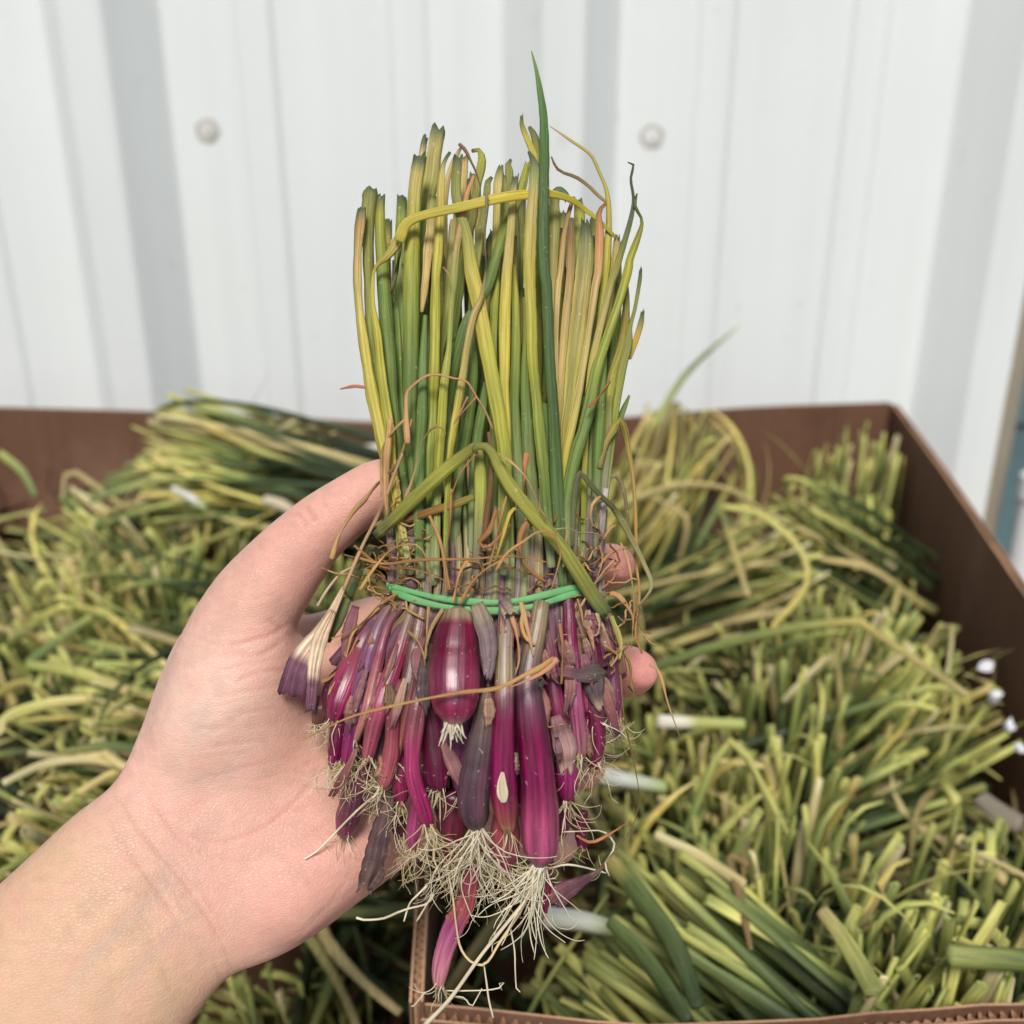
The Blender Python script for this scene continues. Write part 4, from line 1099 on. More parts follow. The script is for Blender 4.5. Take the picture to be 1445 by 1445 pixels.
LEAVES = [  # points from the tip down, widths, colours, layer, tip
    ([(511, 294), (505, 358), (506, 420), (513, 478), (525, 553), (537, 609), (548, 655), (558, 705), (572, 800)], (15, 12, 12, 14, 17, 18, 17, 14, 10), TIP(ORG * .95, TANY, YEL, YEL, YGRN, LGRN), F1, 'cut'),
    ([(524, 266), (520, 316), (521, 390), (522, 436), (526, 503), (540, 600), (575, 800)], (22, 18, 14, 13, 12, 14, 10), ol, MID, 'cut'),
    ([(538, 274), (536, 316), (539, 366), (541, 400), (545, 453), (551, 520), (556, 586), (585, 790)], (12, 15, 18, 20, 20, 18, 16, 12), TIP(YGRN * .95, GRN, GRN, GRN, BASEC), F2, 'cut'),
    ([(548, 345), (563, 337), (548, 360), (530, 377), (526, 400), (526, 430), (533, 470), (538, 520), (545, 570), (551, 610), (553, 650), (561, 706), (580, 810)], (3, 16, 12, 5, 6, 7, 11, 14, 15, 16, 16, 14, 10), [(0, TANY), (.2, YEL), (.5, YGRN), (.8, YEL), (1, BASEC)], FB, 'round'),
    ([(551, 413), (558, 436), (561, 486), (563, 536), (566, 586), (576, 680), (590, 780)], (4, 9, 11, 11, 10, 10, 9), [(0, GRN), (.5, GRN), (1, BASEC)], MID, 'round'),
    ([(593, 219), (586, 266), (583, 316), (581, 366), (580, 420), (580, 486), (580, 536), (580, 609), (586, 700), (592, 800)], (20, 19, 20, 22, 23, 22, 20, 17, 14, 12), TIP(TANY, YGRN, LGRN, GRN, GRN, BGRN, BASEC), F1, 'cut'),
    ([(600, 194), (596, 216), (592, 300), (594, 500), (596, 800)], (9, 10, 12, 12, 9), tn, 0.0, 'cut'),
    ([(619, 181), (613, 216), (609, 250), (603, 283), (598, 316), (600, 420), (604, 600), (602, 800)], (20, 21, 22, 20, 16, 13, 12, 10), TIP(TANY, LGRN, GRN, DGRN, DGRN, GRN, BASEC), MID, 'cut'),
    ([(635, 215), (628, 226), (624, 240), (622, 266), (621, 300), (617, 366), (615, 387), (614, 436), (613, 503), (611, 553), (609, 609), (606, 640), (605, 720), (604, 810)], (5, 6, 8, 11, 12, 13, 13, 14, 15, 15, 14, 13, 12, 10), TIP(TANY, YEL, YGRN, YGRN, LGRN, GRN, BASEC), F1, 'round'),
    ([(650, 209), (639, 230), (631, 258), (628, 300), (630, 400)], (5, 8, 8, 7, 6), tn, MID, 'cut'),
    ([(646, 221), (644, 250), (644, 275), (649, 300), (659, 333), (666, 383), (676, 428), (686, 486), (694, 528), (703, 578), (708, 610), (713, 650), (712, 723), (712, 810)], (15, 14, 15, 15, 16, 21, 22, 22, 22, 21, 20, 21, 18, 14), TIP(OLV, OLV * 1.2, YEL, YEL * 1.05, YGRN * 1.08, YGRN * 1.08, LGRN, LGRN, BASEC), FB, 'cut'),
    ([(656, 221), (653, 266), (650, 320), (645, 420)], (10, 11, 10, 8), tn, -.55, 'cut'),
    ([(666, 213), (676, 212), (680, 224), (678, 241), (673, 266), (668, 300), (655, 360), (640, 480)], (5, 6, 11, 12, 11, 12, 12, 9), TIP(YGRN * .9, OLV, OLV, LGRN, GRN), F2, 'round'),
    ([(669, 248), (659, 275), (653, 308), (646, 341), (642, 374), (640, 400), (637, 428), (634, 486), (631, 511), (626, 553), (623, 609), (620, 650), (618, 690), (617, 740), (616, 815)], (4, 6, 8, 9, 10, 10, 8, 7, 10, 12, 12, 11, 10, 9, 8), [(0, S(215, 150, 110)), (.1, S(210, 150, 110)), (.2, S(165, 160, 100)), (.4, S(160, 168, 90)), (.6, YGRN), (.8, LGRN), (1, BASEC)], FB, 'round'),
    ([(694, 250), (688, 258), (687, 273), (681, 316), (673, 366), (665, 450), (655, 600)], (5, 9, 10, 12, 12, 11, 9), ol, F2, 'round'),
    ([(707, 234), (703, 258), (701, 300), (698, 383), (699, 403), (696, 486), (697, 600), (700, 800)], (8, 13, 10, 11, 12, 11, 12, 10), TIP(TANY, YGRN * .9, LGRN, GRN, GRN, BASEC), F2, 'cut'),
    ([(713, 250), (715, 300), (712, 400), (705, 560)], (14, 14, 12, 9), ol, MID, 'cut'),
    ([(721, 225), (717, 232), (719, 250), (720, 330), (715, 500)], (4, 9, 13, 13, 10), ol, MID, 'round'),
    ([(727, 250), (723, 283), (721, 316), (717, 366), (715, 387), (712, 453), (712, 519), (712, 553), (716, 620), (722, 800)], (12, 11, 13, 15, 16, 18, 16, 14, 12, 10), TIP(TANY, TANY * .95, YEL, YEL, YEL, YGRN, LGRN, BASEC), F1, 'cut'),
    ([(745, 228), (736, 266), (722, 300), (712, 324), (698, 372), (689, 403), (672, 433), (656, 461), (643, 511), (634, 553), (628, 610), (625, 700)], (8, 13, 14, 14, 14, 14, 14, 15, 15, 14, 13, 10), [(0, YGRN), (.2, LGRN), (.4, BGRN), (.7, GRN), (1, BASEC)], -.85, 'cut'),
    ([(746, 214), (752, 226), (754, 236), (753, 266), (749, 316), (747, 383), (750, 453), (751, 503), (756, 553), (761, 609), (766, 656), (770, 706), (778, 800)], (4, 9, 14, 16, 18, 18, 16, 15, 15, 16, 17, 16, 12), [(0, GREY * .8), (.03, GREY), (.07, S(150, 155, 105)), (.12, TANY), (.3, YEL * .95), (.5, YGRN), (.65, LGRN), (.85, GRN), (1, BASEC)], FB, 'round'),
    ([(736, 164), (737, 178), (748, 205), (757, 230), (758, 260)], (5, 7, 9, 9, 7), [(0, GREY * .8), (.15, OLV), (.3, YEL), (1, YEL)], F2, 'cut'),
    ([(747, 179), (755, 193), (758, 216), (760, 260)], (5, 10, 10, 8), [(0, GREY), (.4, OLV), (1, YEL)], -.6, 'round'),
    ([(750, 72), (757, 100), (763, 135), (767, 167), (768, 216), (767, 266), (766, 333), (768, 383), (771, 403), (773, 453), (776, 519), (780, 569), (782, 609), (785, 673), (788, 723), (795, 830)], (1.5, 5, 9, 11, 14, 15, 17, 16, 15, 15, 15, 15, 16, 18, 17, 12), [(0, S(130, 160, 90)), (.1, S(86, 122, 72)), (.3, S(78, 102, 54)), (.7, S(80, 106, 60)), (1, S(112, 136, 92))], FB, 'round'),
    ([(724, 375), (728, 436), (728, 503), (726, 569), (729, 623), (732, 673), (737, 800)], (9, 12, 15, 16, 17, 16, 11), [(0, YGRN), (.25, LGRN), (.5, GRN), (1, BASEC)], F2, 'round'),
    ([(740, 420), (742, 470), (741, 536), (744, 603), (746, 640), (751, 690), (765, 820)], (6, 9, 14, 17, 18, 17, 12), [(0, LGRN), (.4, GRN), (1, BASEC)], F2, 'round'),
    ([(783, 270), (782, 316), (780, 420), (786, 520), (790, 640), (796, 800)], (14, 16, 13, 11, 11, 9), TIP(OLV, TANY, TANY, TANY, LGRN), -.6, 'cut'),
    ([(800, 282), (797, 273), (788, 268), (782, 272)], (8, 9, 10, 8), [(0, GREY), (1, GREY * 1.1)], -.62, 'cut'),
    ([(810, 278), (803, 300), (796, 333), (791, 383), (788, 403), (785, 470), (786, 560), (792, 700)], (5, 6, 7, 8, 9, 7, 6, 5), [(0, BRN), (.3, TAN * .9), (.7, TAN), (1, TANY)], F2, 'round'),
    ([(816, 282), (818, 308), (815, 350), (808, 420), (800, 560), (798, 700)], (15, 16, 15, 13, 11, 9), TIP(YGRN, LGRN, GRN, GRN, BASEC), MID, 'cut'),
    ([(806, 308), (806, 340), (805, 387), (800, 436), (795, 503), (791, 569), (792, 640), (794, 800)], (8, 10, 12, 12, 13, 10, 8, 7), [(0, GREY), (.06, BRN), (.2, TAN * .85), (.4, TAN), (.8, TANY), (1, BASEP)], F2, 'round'),
    ([(825, 312), (826, 324), (826, 350), (823, 387), (816, 453), (810, 503), (803, 569), (797, 609), (795, 700), (796, 780)], (9, 15, 21, 23, 23, 22, 17, 12, 9, 8), [(0, GREY * .75), (.03, GREY), (.08, S(160, 160, 112)), (.2, TANY), (.5, S(196, 186, 110)), (.75, YEL), (1, LGRN)], F1, 'cut'),
    ([(855, 287), (845, 300), (846, 333), (844, 383), (840, 403), (833, 453), (825, 503), (815, 561), (805, 609), (798, 648), (795, 720), (797, 800)], (4, 7, 12, 11, 11, 9, 9, 11, 12, 9, 8, 7), [(0, BRN), (.1, S(205, 145, 105)), (.25, TAN * .9), (.5, TANY), (.7, YEL), (.9, YEL), (1, LGRN)], -1.05, 'round'),
    ([(776, 178), (805, 198), (833, 218), (845, 242), (854, 263), (858, 283), (859, 316), (856, 366), (853, 400), (849, 428), (842, 520), (834, 640), (825, 800)], (1.5, 4, 5, 5, 5, 7, 9, 12, 11, 10, 9, 9, 8), [(0, TAN * .8), (.2, YEL * .85), (.5, YGRN), (.7, GRN), (1, BASEC)], F2, 'round'),
    ([(778, 221), (784, 235), (793, 243), (813, 250), (831, 263), (843, 275), (855, 285)], (2, 4, 4, 5, 5, 5, 4), [(0, BRN * .8), (.5, S(130, 112, 88)), (1, TAN * .8)], -.85, 'round'),
    ([(886, 229), (894, 233), (890, 253), (894, 280), (891, 305), (881, 341), (868, 383), (863, 395), (853, 436), (841, 486), (833, 528), (826, 620), (822, 800)], (2, 4, 4, 5, 7, 9, 11, 11, 11, 11, 10, 9, 8), [(0, GREY * .7), (.15, GREY), (.25, OLV), (.4, TANY), (.7, YEL), (.9, LGRN), (1, BASEC)], -1.0, 'round'),
    ([(899, 273), (896, 291), (906, 311), (901, 333), (889, 366), (886, 383), (873, 428), (856, 478), (843, 519), (833, 569), (823, 609), (816, 630), (806, 670), (800, 710), (800, 800)], (2, 5, 4, 8, 11, 12, 12, 13, 15, 18, 17, 18, 17, 14, 11), [(0, GREY * .7), (.1, OLV), (.2, YGRN * .9), (.45, LGRN), (.6, GRN), (.8, GRN), (1, BASEC)], FB, 'round'),
    ([(853, 480), (849, 553), (846, 609), (844, 640), (842, 700), (838, 800)], (8, 12, 14, 14, 12, 10), [(0, GRN), (.5, GRN), (.8, S(140, 150, 125)), (1, PURG)], F1, 'round'),
    ([(884, 398), (884, 428), (879, 486), (864, 536), (857, 586), (852, 630), (845, 720)], (5, 9, 14, 14, 13, 11, 9), [(0, OLV * .8), (.2, S(150, 135, 60)), (.6, S(150, 150, 70)), (1, PURG)], F2, 'round'),
    ([(904, 382), (903, 395), (896, 436), (889, 461), (886, 486), (878, 519), (871, 561), (865, 605), (852, 720)], (5, 6, 5, 7, 13, 13, 12, 11, 9), [(0, GREY * .7), (.1, OLV), (.4, OLV), (.7, LGRN * .9), (1, BASEC)], -.85, 'cut'),
    ([(907, 440), (904, 458), (896, 484), (888, 506)], (6, 9, 9, 7), [(0, GREY * .7), (.25, OLV), (.5, S(200, 165, 75)), (1, S(185, 160, 75))], F2, 'cut'),
    ([(888, 558), (878, 582), (864, 620), (853, 656), (845, 780)], (3, 8, 9, 9, 8), [(0, GRN), (1, BASEC)], MID, 'round'),
    ([(600, 445), (597, 500), (596, 560), (594, 609), (591, 660), (591, 740), (593, 815)], (6, 11, 14, 15, 16, 15, 13), [(0, GRN), (.4, BGRN), (.9, BGRN), (1, BASEC)], FB, 'round'),
    ([(686, 382), (679, 420), (668, 445), (659, 486), (653, 528), (646, 569), (639, 609), (634, 648), (630, 720), (628, 800)], (3, 7, 10, 10, 11, 11, 11, 9, 8, 8), [(0, GREY), (.1, TAN * .85), (.3, TANY * .9), (.5, YEL), (.7, YGRN), (.9, LGRN), (1, BASEC)], -1.2, 'round'),
    ([(664, 470), (667, 520), (661, 586), (656, 620), (648, 670), (640, 815)], (12, 16, 18, 18, 15, 11), [(0, GRN), (.5, GRN), (1, BASEC)], -.8, 'round'),
    ([(686, 540), (682, 570), (674, 620), (668, 700), (664, 815)], (8, 13, 15, 14, 10), [(0, GRN), (.5, BGRN), (1, BASEC)], -.8, 'round'),
    ([(611, 278), (608, 316), (603, 366), (600, 400), (595, 440)], (13, 14, 13, 11, 6), TIP(OLV, TAN, TAN, TAN), -.8, 'cut'),
    ([(642, 310), (640, 333), (633, 420), (626, 470), (621, 511), (618, 600), (618, 780)], (11, 14, 12, 11, 9, 9, 8), [(0, TANY), (.2, OLV), (.5, LGRN), (1, BASEC)], -.6, 'round'),
    ([(871, 332), (868, 366), (858, 440), (840, 600)], (9, 11, 9, 7), TIP(TANY, YEL, LGRN), F2, 'cut'),
    ([(620, 600), (618, 660), (615, 720), (613, 780), (612, 825)], (12, 13, 13, 12, 10), [(0, YGRN), (.4, LGRN), (1, BASEC)], -1.02, 'round'),
    ([(768, 570), (770, 640), (772, 720), (776, 820)], (11, 13, 12, 10), [(0, GRN), (1, BASEC)], -.75, 'round'),
    ([(828, 560), (822, 640), (812, 720), (808, 820)], (12, 13, 11, 9), [(0, GRN), (.5, LGRN), (1, BASEP)], -.8, 'round'),
    ([(860, 560), (856, 640), (848, 720), (840, 815)], (10, 12, 12, 10), [(0, OLV), (.4, S(150, 150, 120)), (.7, S(158, 142, 150)), (1, S(120, 92, 112))], -.9, 'round'),
    ([(834, 700), (830, 750), (826, 825)], (8, 14, 18), [(0, S(150, 150, 130)), (.5, S(140, 118, 135)), (1, S(105, 75, 100))], -1.0, 'round'),
    ([(578, 690), (580, 740), (582, 830)], (12, 15, 16), [(0, S(150, 130, 150)), (.6, S(130, 105, 130)), (1, S(120, 90, 110))], -.95, 'round'),
    ([(855, 690), (848, 740), (840, 820)], (9, 13, 15), [(0, S(200, 190, 200)), (.5, S(150, 128, 150)), (1, S(110, 80, 105))], -1.0, 'round'),
]
def rev(c): return [(1 - t, q) for t, q in reversed(c)]
for pts, w, cols, ly, end in LEAVES:
    pts, w, cols = pts[::-1], w[::-1], rev(cols)
    part("leaf", pts, w, cols, ly, M_LEAF, flat=rng.uniform(.36, .62) if max(w) > 9 else .45, end=end, wob=.07, jit=.0007, ns=14, ridges=.075, streak=.13, hollow=S(60, 72, 45))
# the yellow strip bent across the tops, seen on both sides of the tall leaf
part("leaf", [(563, 339), (573, 316), (596, 304), (654, 291), (705, 279), (745, 274), (775, 273), (805, 281), (826, 296), (842, 308), (868, 334)], (17, 15, 13, 14, 15, 14, 12, 9, 7, 6, 5), [(0, YEL * .95), (.3, YEL), (.6, S(214, 190, 70)), (1, YGRN)], [-1.25, -1.25, -1.2, -1.0, -.75, -.8], M_LEAF, flat=.3, wob=.05)
# leaves folded down over the front
fo = [(0, S(120, 120, 60)), (.3, S(158, 156, 74)), (.8, S(150, 150, 80)), (.93, S(120, 128, 78)), (1, S(92, 104, 66))]
part("leaf", [(672, 628), (652, 644), (626, 665), (585, 703), (560, 728), (531, 756)], (12, 18, 20, 20, 18, 15), fo, -1.3, M_LEAF, flat=.32, end='cut', extra=.002, wob=.05)
part("leaf", [(668, 634), (680, 628), (693, 637), (703, 656), (723, 690), (756, 731), (790, 769), (815, 806), (836, 840), (857, 868)], (9, 11, 13, 17, 19, 20, 20, 21, 22, 21), fo, -1.3, M_LEAF, flat=.32, end='cut', extra=[.003, .003, .004, .006], wob=.05)
part("leaf", [(676, 636), (678, 672), (678, 706), (676, 748), (673, 781), (672, 830)], (12, 17, 18, 15, 12, 10), [(0, S(140, 140, 70)), (.25, S(176, 178, 90)), (.55, S(160, 158, 110)), (.8, S(140, 128, 128)), (1, S(128, 112, 118))], -1.15, M_LEAF, flat=.6, wob=.05)
part("leaf", [(668, 701), (648, 709), (626, 716), (604, 723), (572, 735)], (9, 12, 12, 12, 9), [(0, S(130, 125, 60)), (.5, S(140, 105, 55)), (1, S(130, 95, 55))], -1.2, M_DRY, flat=.35, wob=.08)
part("leaf", [(806, 770), (808, 720), (812, 683), (819, 667), (832, 682), (850, 702), (866, 717), (881, 742), (895, 768), (906, 790), (920, 824), (912, 842), (900, 857)], (8, 10, 10, 8, 8, 8, 9, 10, 8, 7, 6, 4, 3), [(0, S(120, 125, 95)), (.3, S(105, 112, 80)), (.6, S(130, 130, 88)), (.9, S(170, 162, 120)), (1, S(120, 115, 90))], -1.15, M_DRY, flat=.45, extra=[.0, .004, .005, .008], wob=.1)
part("leaf", [(846, 660), (853, 630), (864, 608), (874, 593), (882, 608), (888, 640), (894, 681), (897, 731), (898, 790), (902, 830), (902, 852), (897, 893), (906, 922)], (8, 9, 12, 10, 11, 8, 6, 6, 5, 4, 4, 4, 3), [(0, S(140, 132, 80)), (.2, S(148, 136, 70)), (.4, S(165, 140, 90)), (.8, S(185, 140, 90)), (1, S(170, 125, 80))], -.9, M_DRY, flat=.4, wob=.12, extra=.002)
part("leaf", [(852, 690), (860, 672), (872, 674), (880, 690), (886, 730), (890, 760)], (3, 4, 7, 6, 5, 3), [(0, S(170, 160, 130)), (.5, S(120, 115, 90)), (1, S(140, 120, 85))], -.9, M_DRY, flat=.4, wob=.1)
# leaves deeper in the bunch
for i in range(85):
    x1 = rng.uniform(535, 872); u = (x1 - 702) / 175
    tipy = rng.uniform(240, 420) + 60 * u * u
    x0 = 700 + (x1 - 700) * .8 + rng.uniform(-10, 10)
    ly = rng.uniform(-.3, .95)
    w = rng.uniform(11, 19)
    cols = rng.choice((yg, yy, gg, ol, tn, gg, ol))
    part("leaf", [(x1 + rng.uniform(-9, 9), tipy), (x1, tipy + 120), (x1 * .6 + x0 * .4 + rng.uniform(-6, 6), 600), (x0, 815)][::-1], (w * .65, w, w, w * .85), rev(cols), ly, M_LEAF, flat=.7, end='cut', ns=9, jit=.001, n=18, hollow=S(60, 72, 45))

# the stalks under and below the band, which close the neck of the bunch
for i in range(58):
    u = -.97 + 1.94 * (i % 29) / 28 + rng.uniform(-.02, .02)
    ly = -.92 if i < 29 else rng.uniform(-.6, .3)
    x0 = 700 + 150 * u; x1 = 672 + 205 * u + rng.uniform(-12, 12)
    w = rng.uniform(11, 18)
    c0 = rng.choice((S(160, 172, 128), S(150, 140, 140), S(176, 168, 140), S(140, 112, 130), S(188, 170, 140)))
    c1 = rng.choice((S(120, 80, 105), S(150, 120, 125), S(130, 95, 80), S(105, 62, 88)))
    part("stalk", [(x0 + rng.uniform(-3, 3) + 8 * u, 705 + rng.uniform(-25, 45)), (x0, 835), ((x0 + x1) / 2 + rng.uniform(-5, 5), 890), (x1, 945 + rng.uniform(-15, 25))], (w * .35, w, w * 1.1, w * 1.1), [(0, rng.choice((BGRN, GRN, TAN, BASEC))), (.3, c0), (.5, c0), (.75, c1), (1, c1)], [ly + .25, ly, ly, ly], M_DRY, flat=.8, ns=9, n=14, wob=.05)

# ---------------------------------------------------------------- bulbs and roots
MAG, DMAG, PNK, SAL = S(126, 48, 86), S(88, 26, 52), S(180, 96, 134), S(190, 122, 120)
NECK, GNK = S(150, 122, 118), S(168, 160, 130)
VIO, GRYP, BRNR = S(126, 70, 112), S(84, 66, 78), S(140, 96, 92)
def roots(parent, c, n, length, spread=1.0, thick=1.6, direction=(0, 1), col=None, wild=1.0, w0=14):
    "curling rootlets from the plate of a bulb at pixel (x, y, depth)"
    g = Geo()
    for i in range(int(n * 1.1)):
        a = math.atan2(direction[0], direction[1]) + rng.gauss(0, .42 * spread)
        L = length * rng.uniform(.45, 1.25)
        k = max(5, int(L / 9)); x, y, d = c[0] + rng.uniform(-w0, w0) * .5, c[1] + rng.uniform(-2, 2), c[2] + rng.uniform(-.002, .003)
        pts = [(x, y, d)]
        st = L / k; cv = rng.gauss(0, .10) * wild
        for j in range(k):
            cv += rng.gauss(0, .26) * wild; cv *= .75
            a += cv; a *= .97
            x += math.sin(a) * st; y += math.cos(a) * st; d += rng.gauss(0, .0011) * wild + .0002
            pts.append((x, y, d))
        Q = catmull([[p[0], p[1], p[2] * 1e3, 0] for p in pts], max(8, k * 2))
        P = np.array([W(q[0], q[1], q[2] / 1e3) for q in Q])
        t = np.linspace(0, 1, len(P))
        w = thick * .8 * rng.uniform(.6, 1.3)
        ra = w * .5 * .3 / FPX * (1.25 - .75 * t)
        cc = np.array(col if col is not None else rng.choice((S(226, 212, 178), S(214, 194, 150), S(196, 170, 124), S(234, 224, 196)))) * rng.uniform(.85, 1.05)
        sweep(g, P, ra, np.tile(cc, (len(P), 1)), ns=5, end='round', start='round', ridges=0, streak=.03)
    o = link("roots", g.mesh("roots"), M_ROOT, parent)
    return o

def bulb(pts, w, cols, layer, nroots=14, rl=55, rt=1.6, flat=.85, extra=0, spread=1.0, rdir=None, wild=1.0, rcol=None, plate=True, ns=22):
    o = part("bulb", pts, w, cols, layer, M_BULB, flat=flat, ns=ns, n=30, extra=extra, ridges=.03, streak=.16, wob=.04)
    x, y = pts[-1]
    ly = np.atleast_1d(layer)[-1]; ex = np.atleast_1d(extra)[-1]
    d = float(bd(x, y, ly, ex))
    dx, dy = x - pts[-2][0], y - pts[-2][1]; L = math.hypot(dx, dy) + 1e-6
    if nroots:
        r = roots(o, (x, y - 1, d), nroots, rl, spread=spread, thick=rt, direction=rdir or (dx / L * .6, max(.4, dy / L)), wild=wild, col=rcol, w0=w[-1] * .8)
    if plate:
        g = Geo()
        P = np.array([W(x - dx / L * 4, y - dy / L * 4, d), W(x + dx / L * 1, y + dy / L * 1, d), W(x + dx / L * 5, y + dy / L * 5, d)])
        rr = np.array([w[-1] * .46, w[-1] * .42, w[-1] * .3]) * d / FPX
        sweep(g, P, rr, np.tile(S(180, 150, 112), (3, 1)), ns=14, end='round', start='round', ridges=.12, streak=.15)
        link("root_plate", g.mesh("root_plate"), M_DRY, o)
    return o

FB2, FF = -1.15, -1.02
bulb([(560, 838), (535, 868), (515, 900), (498, 945), (482, 985), (471, 1016)], (14, 18, 26, 40, 39, 20), [(0, NECK), (.25, S(128, 88, 110)), (.5, S(168, 98, 112)), (.75, S(160, 66, 104)), (1, S(140, 50, 90))], -.95, 16, 45, 1.8)
bulb([(556, 845), (535, 885), (519, 938), (506, 997), (496, 1045), (489, 1078)], (14, 21, 29, 27, 25, 17), [(0, NECK), (.2, S(132, 102, 120)), (.5, S(150, 98, 140)), (.8, S(150, 66, 122)), (1, S(150, 60, 110))], FF, 18, 60, 1.7)
bulb([(572, 850), (548, 883), (533, 938), (518, 1000), (502, 1045)], (9, 12, 16, 16, 9), [(0, NECK), (.3, S(150, 80, 104)), (.7, S(202, 138, 140)), (1, S(205, 160, 150))], -1.08, 6, 40)
bulb([(585, 850), (573, 887), (560, 929), (542, 978), (529, 1020), (519, 1068)], (12, 16, 24, 27, 26, 19), [(0, GNK), (.18, NECK), (.35, S(166, 70, 100)), (.6, S(180, 98, 126)), (1, S(176, 100, 116))], -1.1, 14, 55, 1.6)
bulb([(598, 850), (589, 900), (581, 945), (571, 997), (562, 1050), (558, 1075)], (14, 22, 25, 24, 17, 10), [(0, NECK), (.25, S(140, 112, 100)), (.42, S(96, 78, 80)), (.6, S(150, 100, 96)), (1, S(160, 110, 105))], FF, 6, 40)
bulb([(566, 960), (556, 1010), (552, 1060), (546, 1093), (541, 1109)], (12, 20, 23, 21, 13), [(0, S(140, 80, 96)), (.4, S(158, 84, 100)), (1, S(196, 120, 130))], -1.12, 14, 50, 1.5)
bulb([(606, 900), (602, 938), (589, 997), (582, 1050), (583, 1095), (596, 1138), (604, 1163)], (14, 20, 26, 25, 22, 23, 16), [(0, S(100, 80, 82)), (.2, S(120, 84, 92)), (.45, S(160, 104, 116)), (.6, S(176, 80, 124)), (1, S(166, 60, 112))], -1.12, 22, 95, 2.0, wild=.9)
bulb([(646, 862), (645, 880), (643, 908), (641, 945), (641, 978), (641, 1003), (640, 1017)], (36, 48, 62, 72, 70, 56, 32), [(0, S(170, 160, 130)), (.07, S(150, 130, 110)), (.12, S(112, 28, 60)), (.35, S(104, 22, 50)), (.6, S(140, 66, 92)), (.85, S(132, 44, 80)), (1, S(190, 140, 150))], -1.3, 24, 34, 4.2, spread=.75, wild=.3, rcol=S(228, 218, 190), extra=.003)
bulb([(600, 960), (608, 1010), (615, 1067), (617, 1098), (617, 1112)], (24, 31, 39, 36, 22), [(0, MAG), (.5, DMAG), (1, S(110, 24, 74))], -.8, 16, 55, 2.4, wild=.4, rcol=S(205, 190, 155))
bulb([(687, 978), (681, 1030), (672, 1085), (668, 1128), (671, 1154), (674, 1166)], (14, 34, 42, 46, 38, 22), [(0, S(150, 140, 120)), (.2, S(108, 96, 92)), (.5, S(80, 66, 74)), (.75, S(92, 68, 86)), (1, S(70, 54, 62))], -1.15, 34, 125, 2.4, spread=.62, rdir=(.05, 1), wild=.6, rcol=S(226, 214, 186))
bulb([(712, 845), (714, 873), (712, 935), (712, 990), (710, 1067), (711, 1110), (714, 1147), (718, 1171)], (18, 22, 27, 29, 35, 38, 34, 17), [(0, S(150, 140, 130)), (.18, S(158, 148, 128)), (.32, S(172, 166, 128)), (.42, S(150, 104, 116)), (.5, S(136, 52, 90)), (.8, S(150, 46, 104)), (.93, S(168, 100, 96)), (1, S(196, 168, 120))], -1.2, 9, 70, 1.8)
bulb([(764, 850), (758, 890), (746, 950), (748, 1000), (755, 1059), (760, 1110), (762, 1163), (763, 1200), (763, 1218)], (22, 28, 34, 40, 47, 50, 53, 47, 26), [(0, GNK), (.12, S(165, 150, 120)), (.25, S(122, 110, 108)), (.38, S(112, 70, 92)), (.5, S(128, 42, 84)), (.66, S(150, 56, 106)), (.8, S(190, 100, 140)), (.92, S(196, 110, 150)), (1, S(108, 58, 88))], -1.22, 38, 120, 2.8, spread=.66, rdir=(-.3, .9), wild=.4, rcol=S(232, 222, 194))  # the pale pink low down paints a highlight into the skin colour
bulb([(770, 890), (775, 925), (783, 976), (791, 1020), (797, 1060), (801, 1095), (801, 1119), (801, 1128)], (12, 17, 21, 23, 26, 29, 26, 14), [(0, NECK), (.2, S(142, 60, 100)), (.5, S(150, 70, 106)), (.72, S(170, 128, 130)), (.8, S(160, 66, 124)), (1, S(140, 50, 104))], -1.0, 16, 60, 1.6)
bulb([(800, 835), (803, 865), (806, 925), (812, 987), (818, 1039), (820, 1066)], (13, 18, 21, 22, 22, 14), [(0, S(118, 52, 86)), (.3, S(140, 44, 88)), (.42, S(176, 100, 146)), (.7, S(186, 104, 148)), (1, S(205, 150, 160))], -1.15, 14, 55, 1.4)
bulb([(828, 850), (834, 910), (838, 960), (841, 997), (844, 1020)], (16, 27, 29, 29, 18), [(0, S(120, 30, 66)), (.4, S(120, 30, 66)), (.6, S(92, 62, 80)), (1, S(142, 72, 106))], -.9, 20, 42, 1.5)
bulb([(846, 850), (857, 885), (864, 945), (868, 987), (868, 1006)], (11, 15, 18, 17, 11), [(0, NECK), (.3, S(110, 62, 88)), (1, S(122, 60, 96))], -.85, 14, 40, 1.4, rdir=(-.3, .9))
bulb([(716, 1130), (713, 1165), (713, 1197), (713, 1225)], (30, 40, 41, 20), [(0, S(150, 80, 96)), (.6, S(170, 96, 110)), (1, S(150, 40, 98))], -.85, 16, 65, 1.4)
bulb([(592, 1110), (588, 1150), (584, 1178), (583, 1196)], (18, 24, 24, 13), [(0, MAG), (1, S(182, 98, 146))], -.85, 14, 60, 1.5)
bulb([(520, 1060), (506, 1100), (496, 1130), (489, 1162), (486, 1176)], (20, 31, 34, 33, 22), [(0, S(110, 60, 90)), (.5, S(112, 70, 92)), (1, S(130, 60, 92))], -.7, 16, 45, 1.5)
bulb([(560, 1050), (564, 1095), (566, 1122), (566, 1132)], (16, 24, 22, 13), [(0, S(160, 70, 104)), (1, S(150, 56, 100))], -.85, 14, 60, 1.5)
bulb([(668, 1225), (657, 1273), (640, 1307), (627, 1342), (621, 1370), (619, 1390)], (18, 27, 30, 27, 24, 15), [(0, S(150, 70, 92)), (.35, S(176, 100, 106)), (.48, S(178, 100, 150)), (.75, S(206, 140, 165)), (1, S(214, 160, 165))], -.9, 14, 40, 1.3)
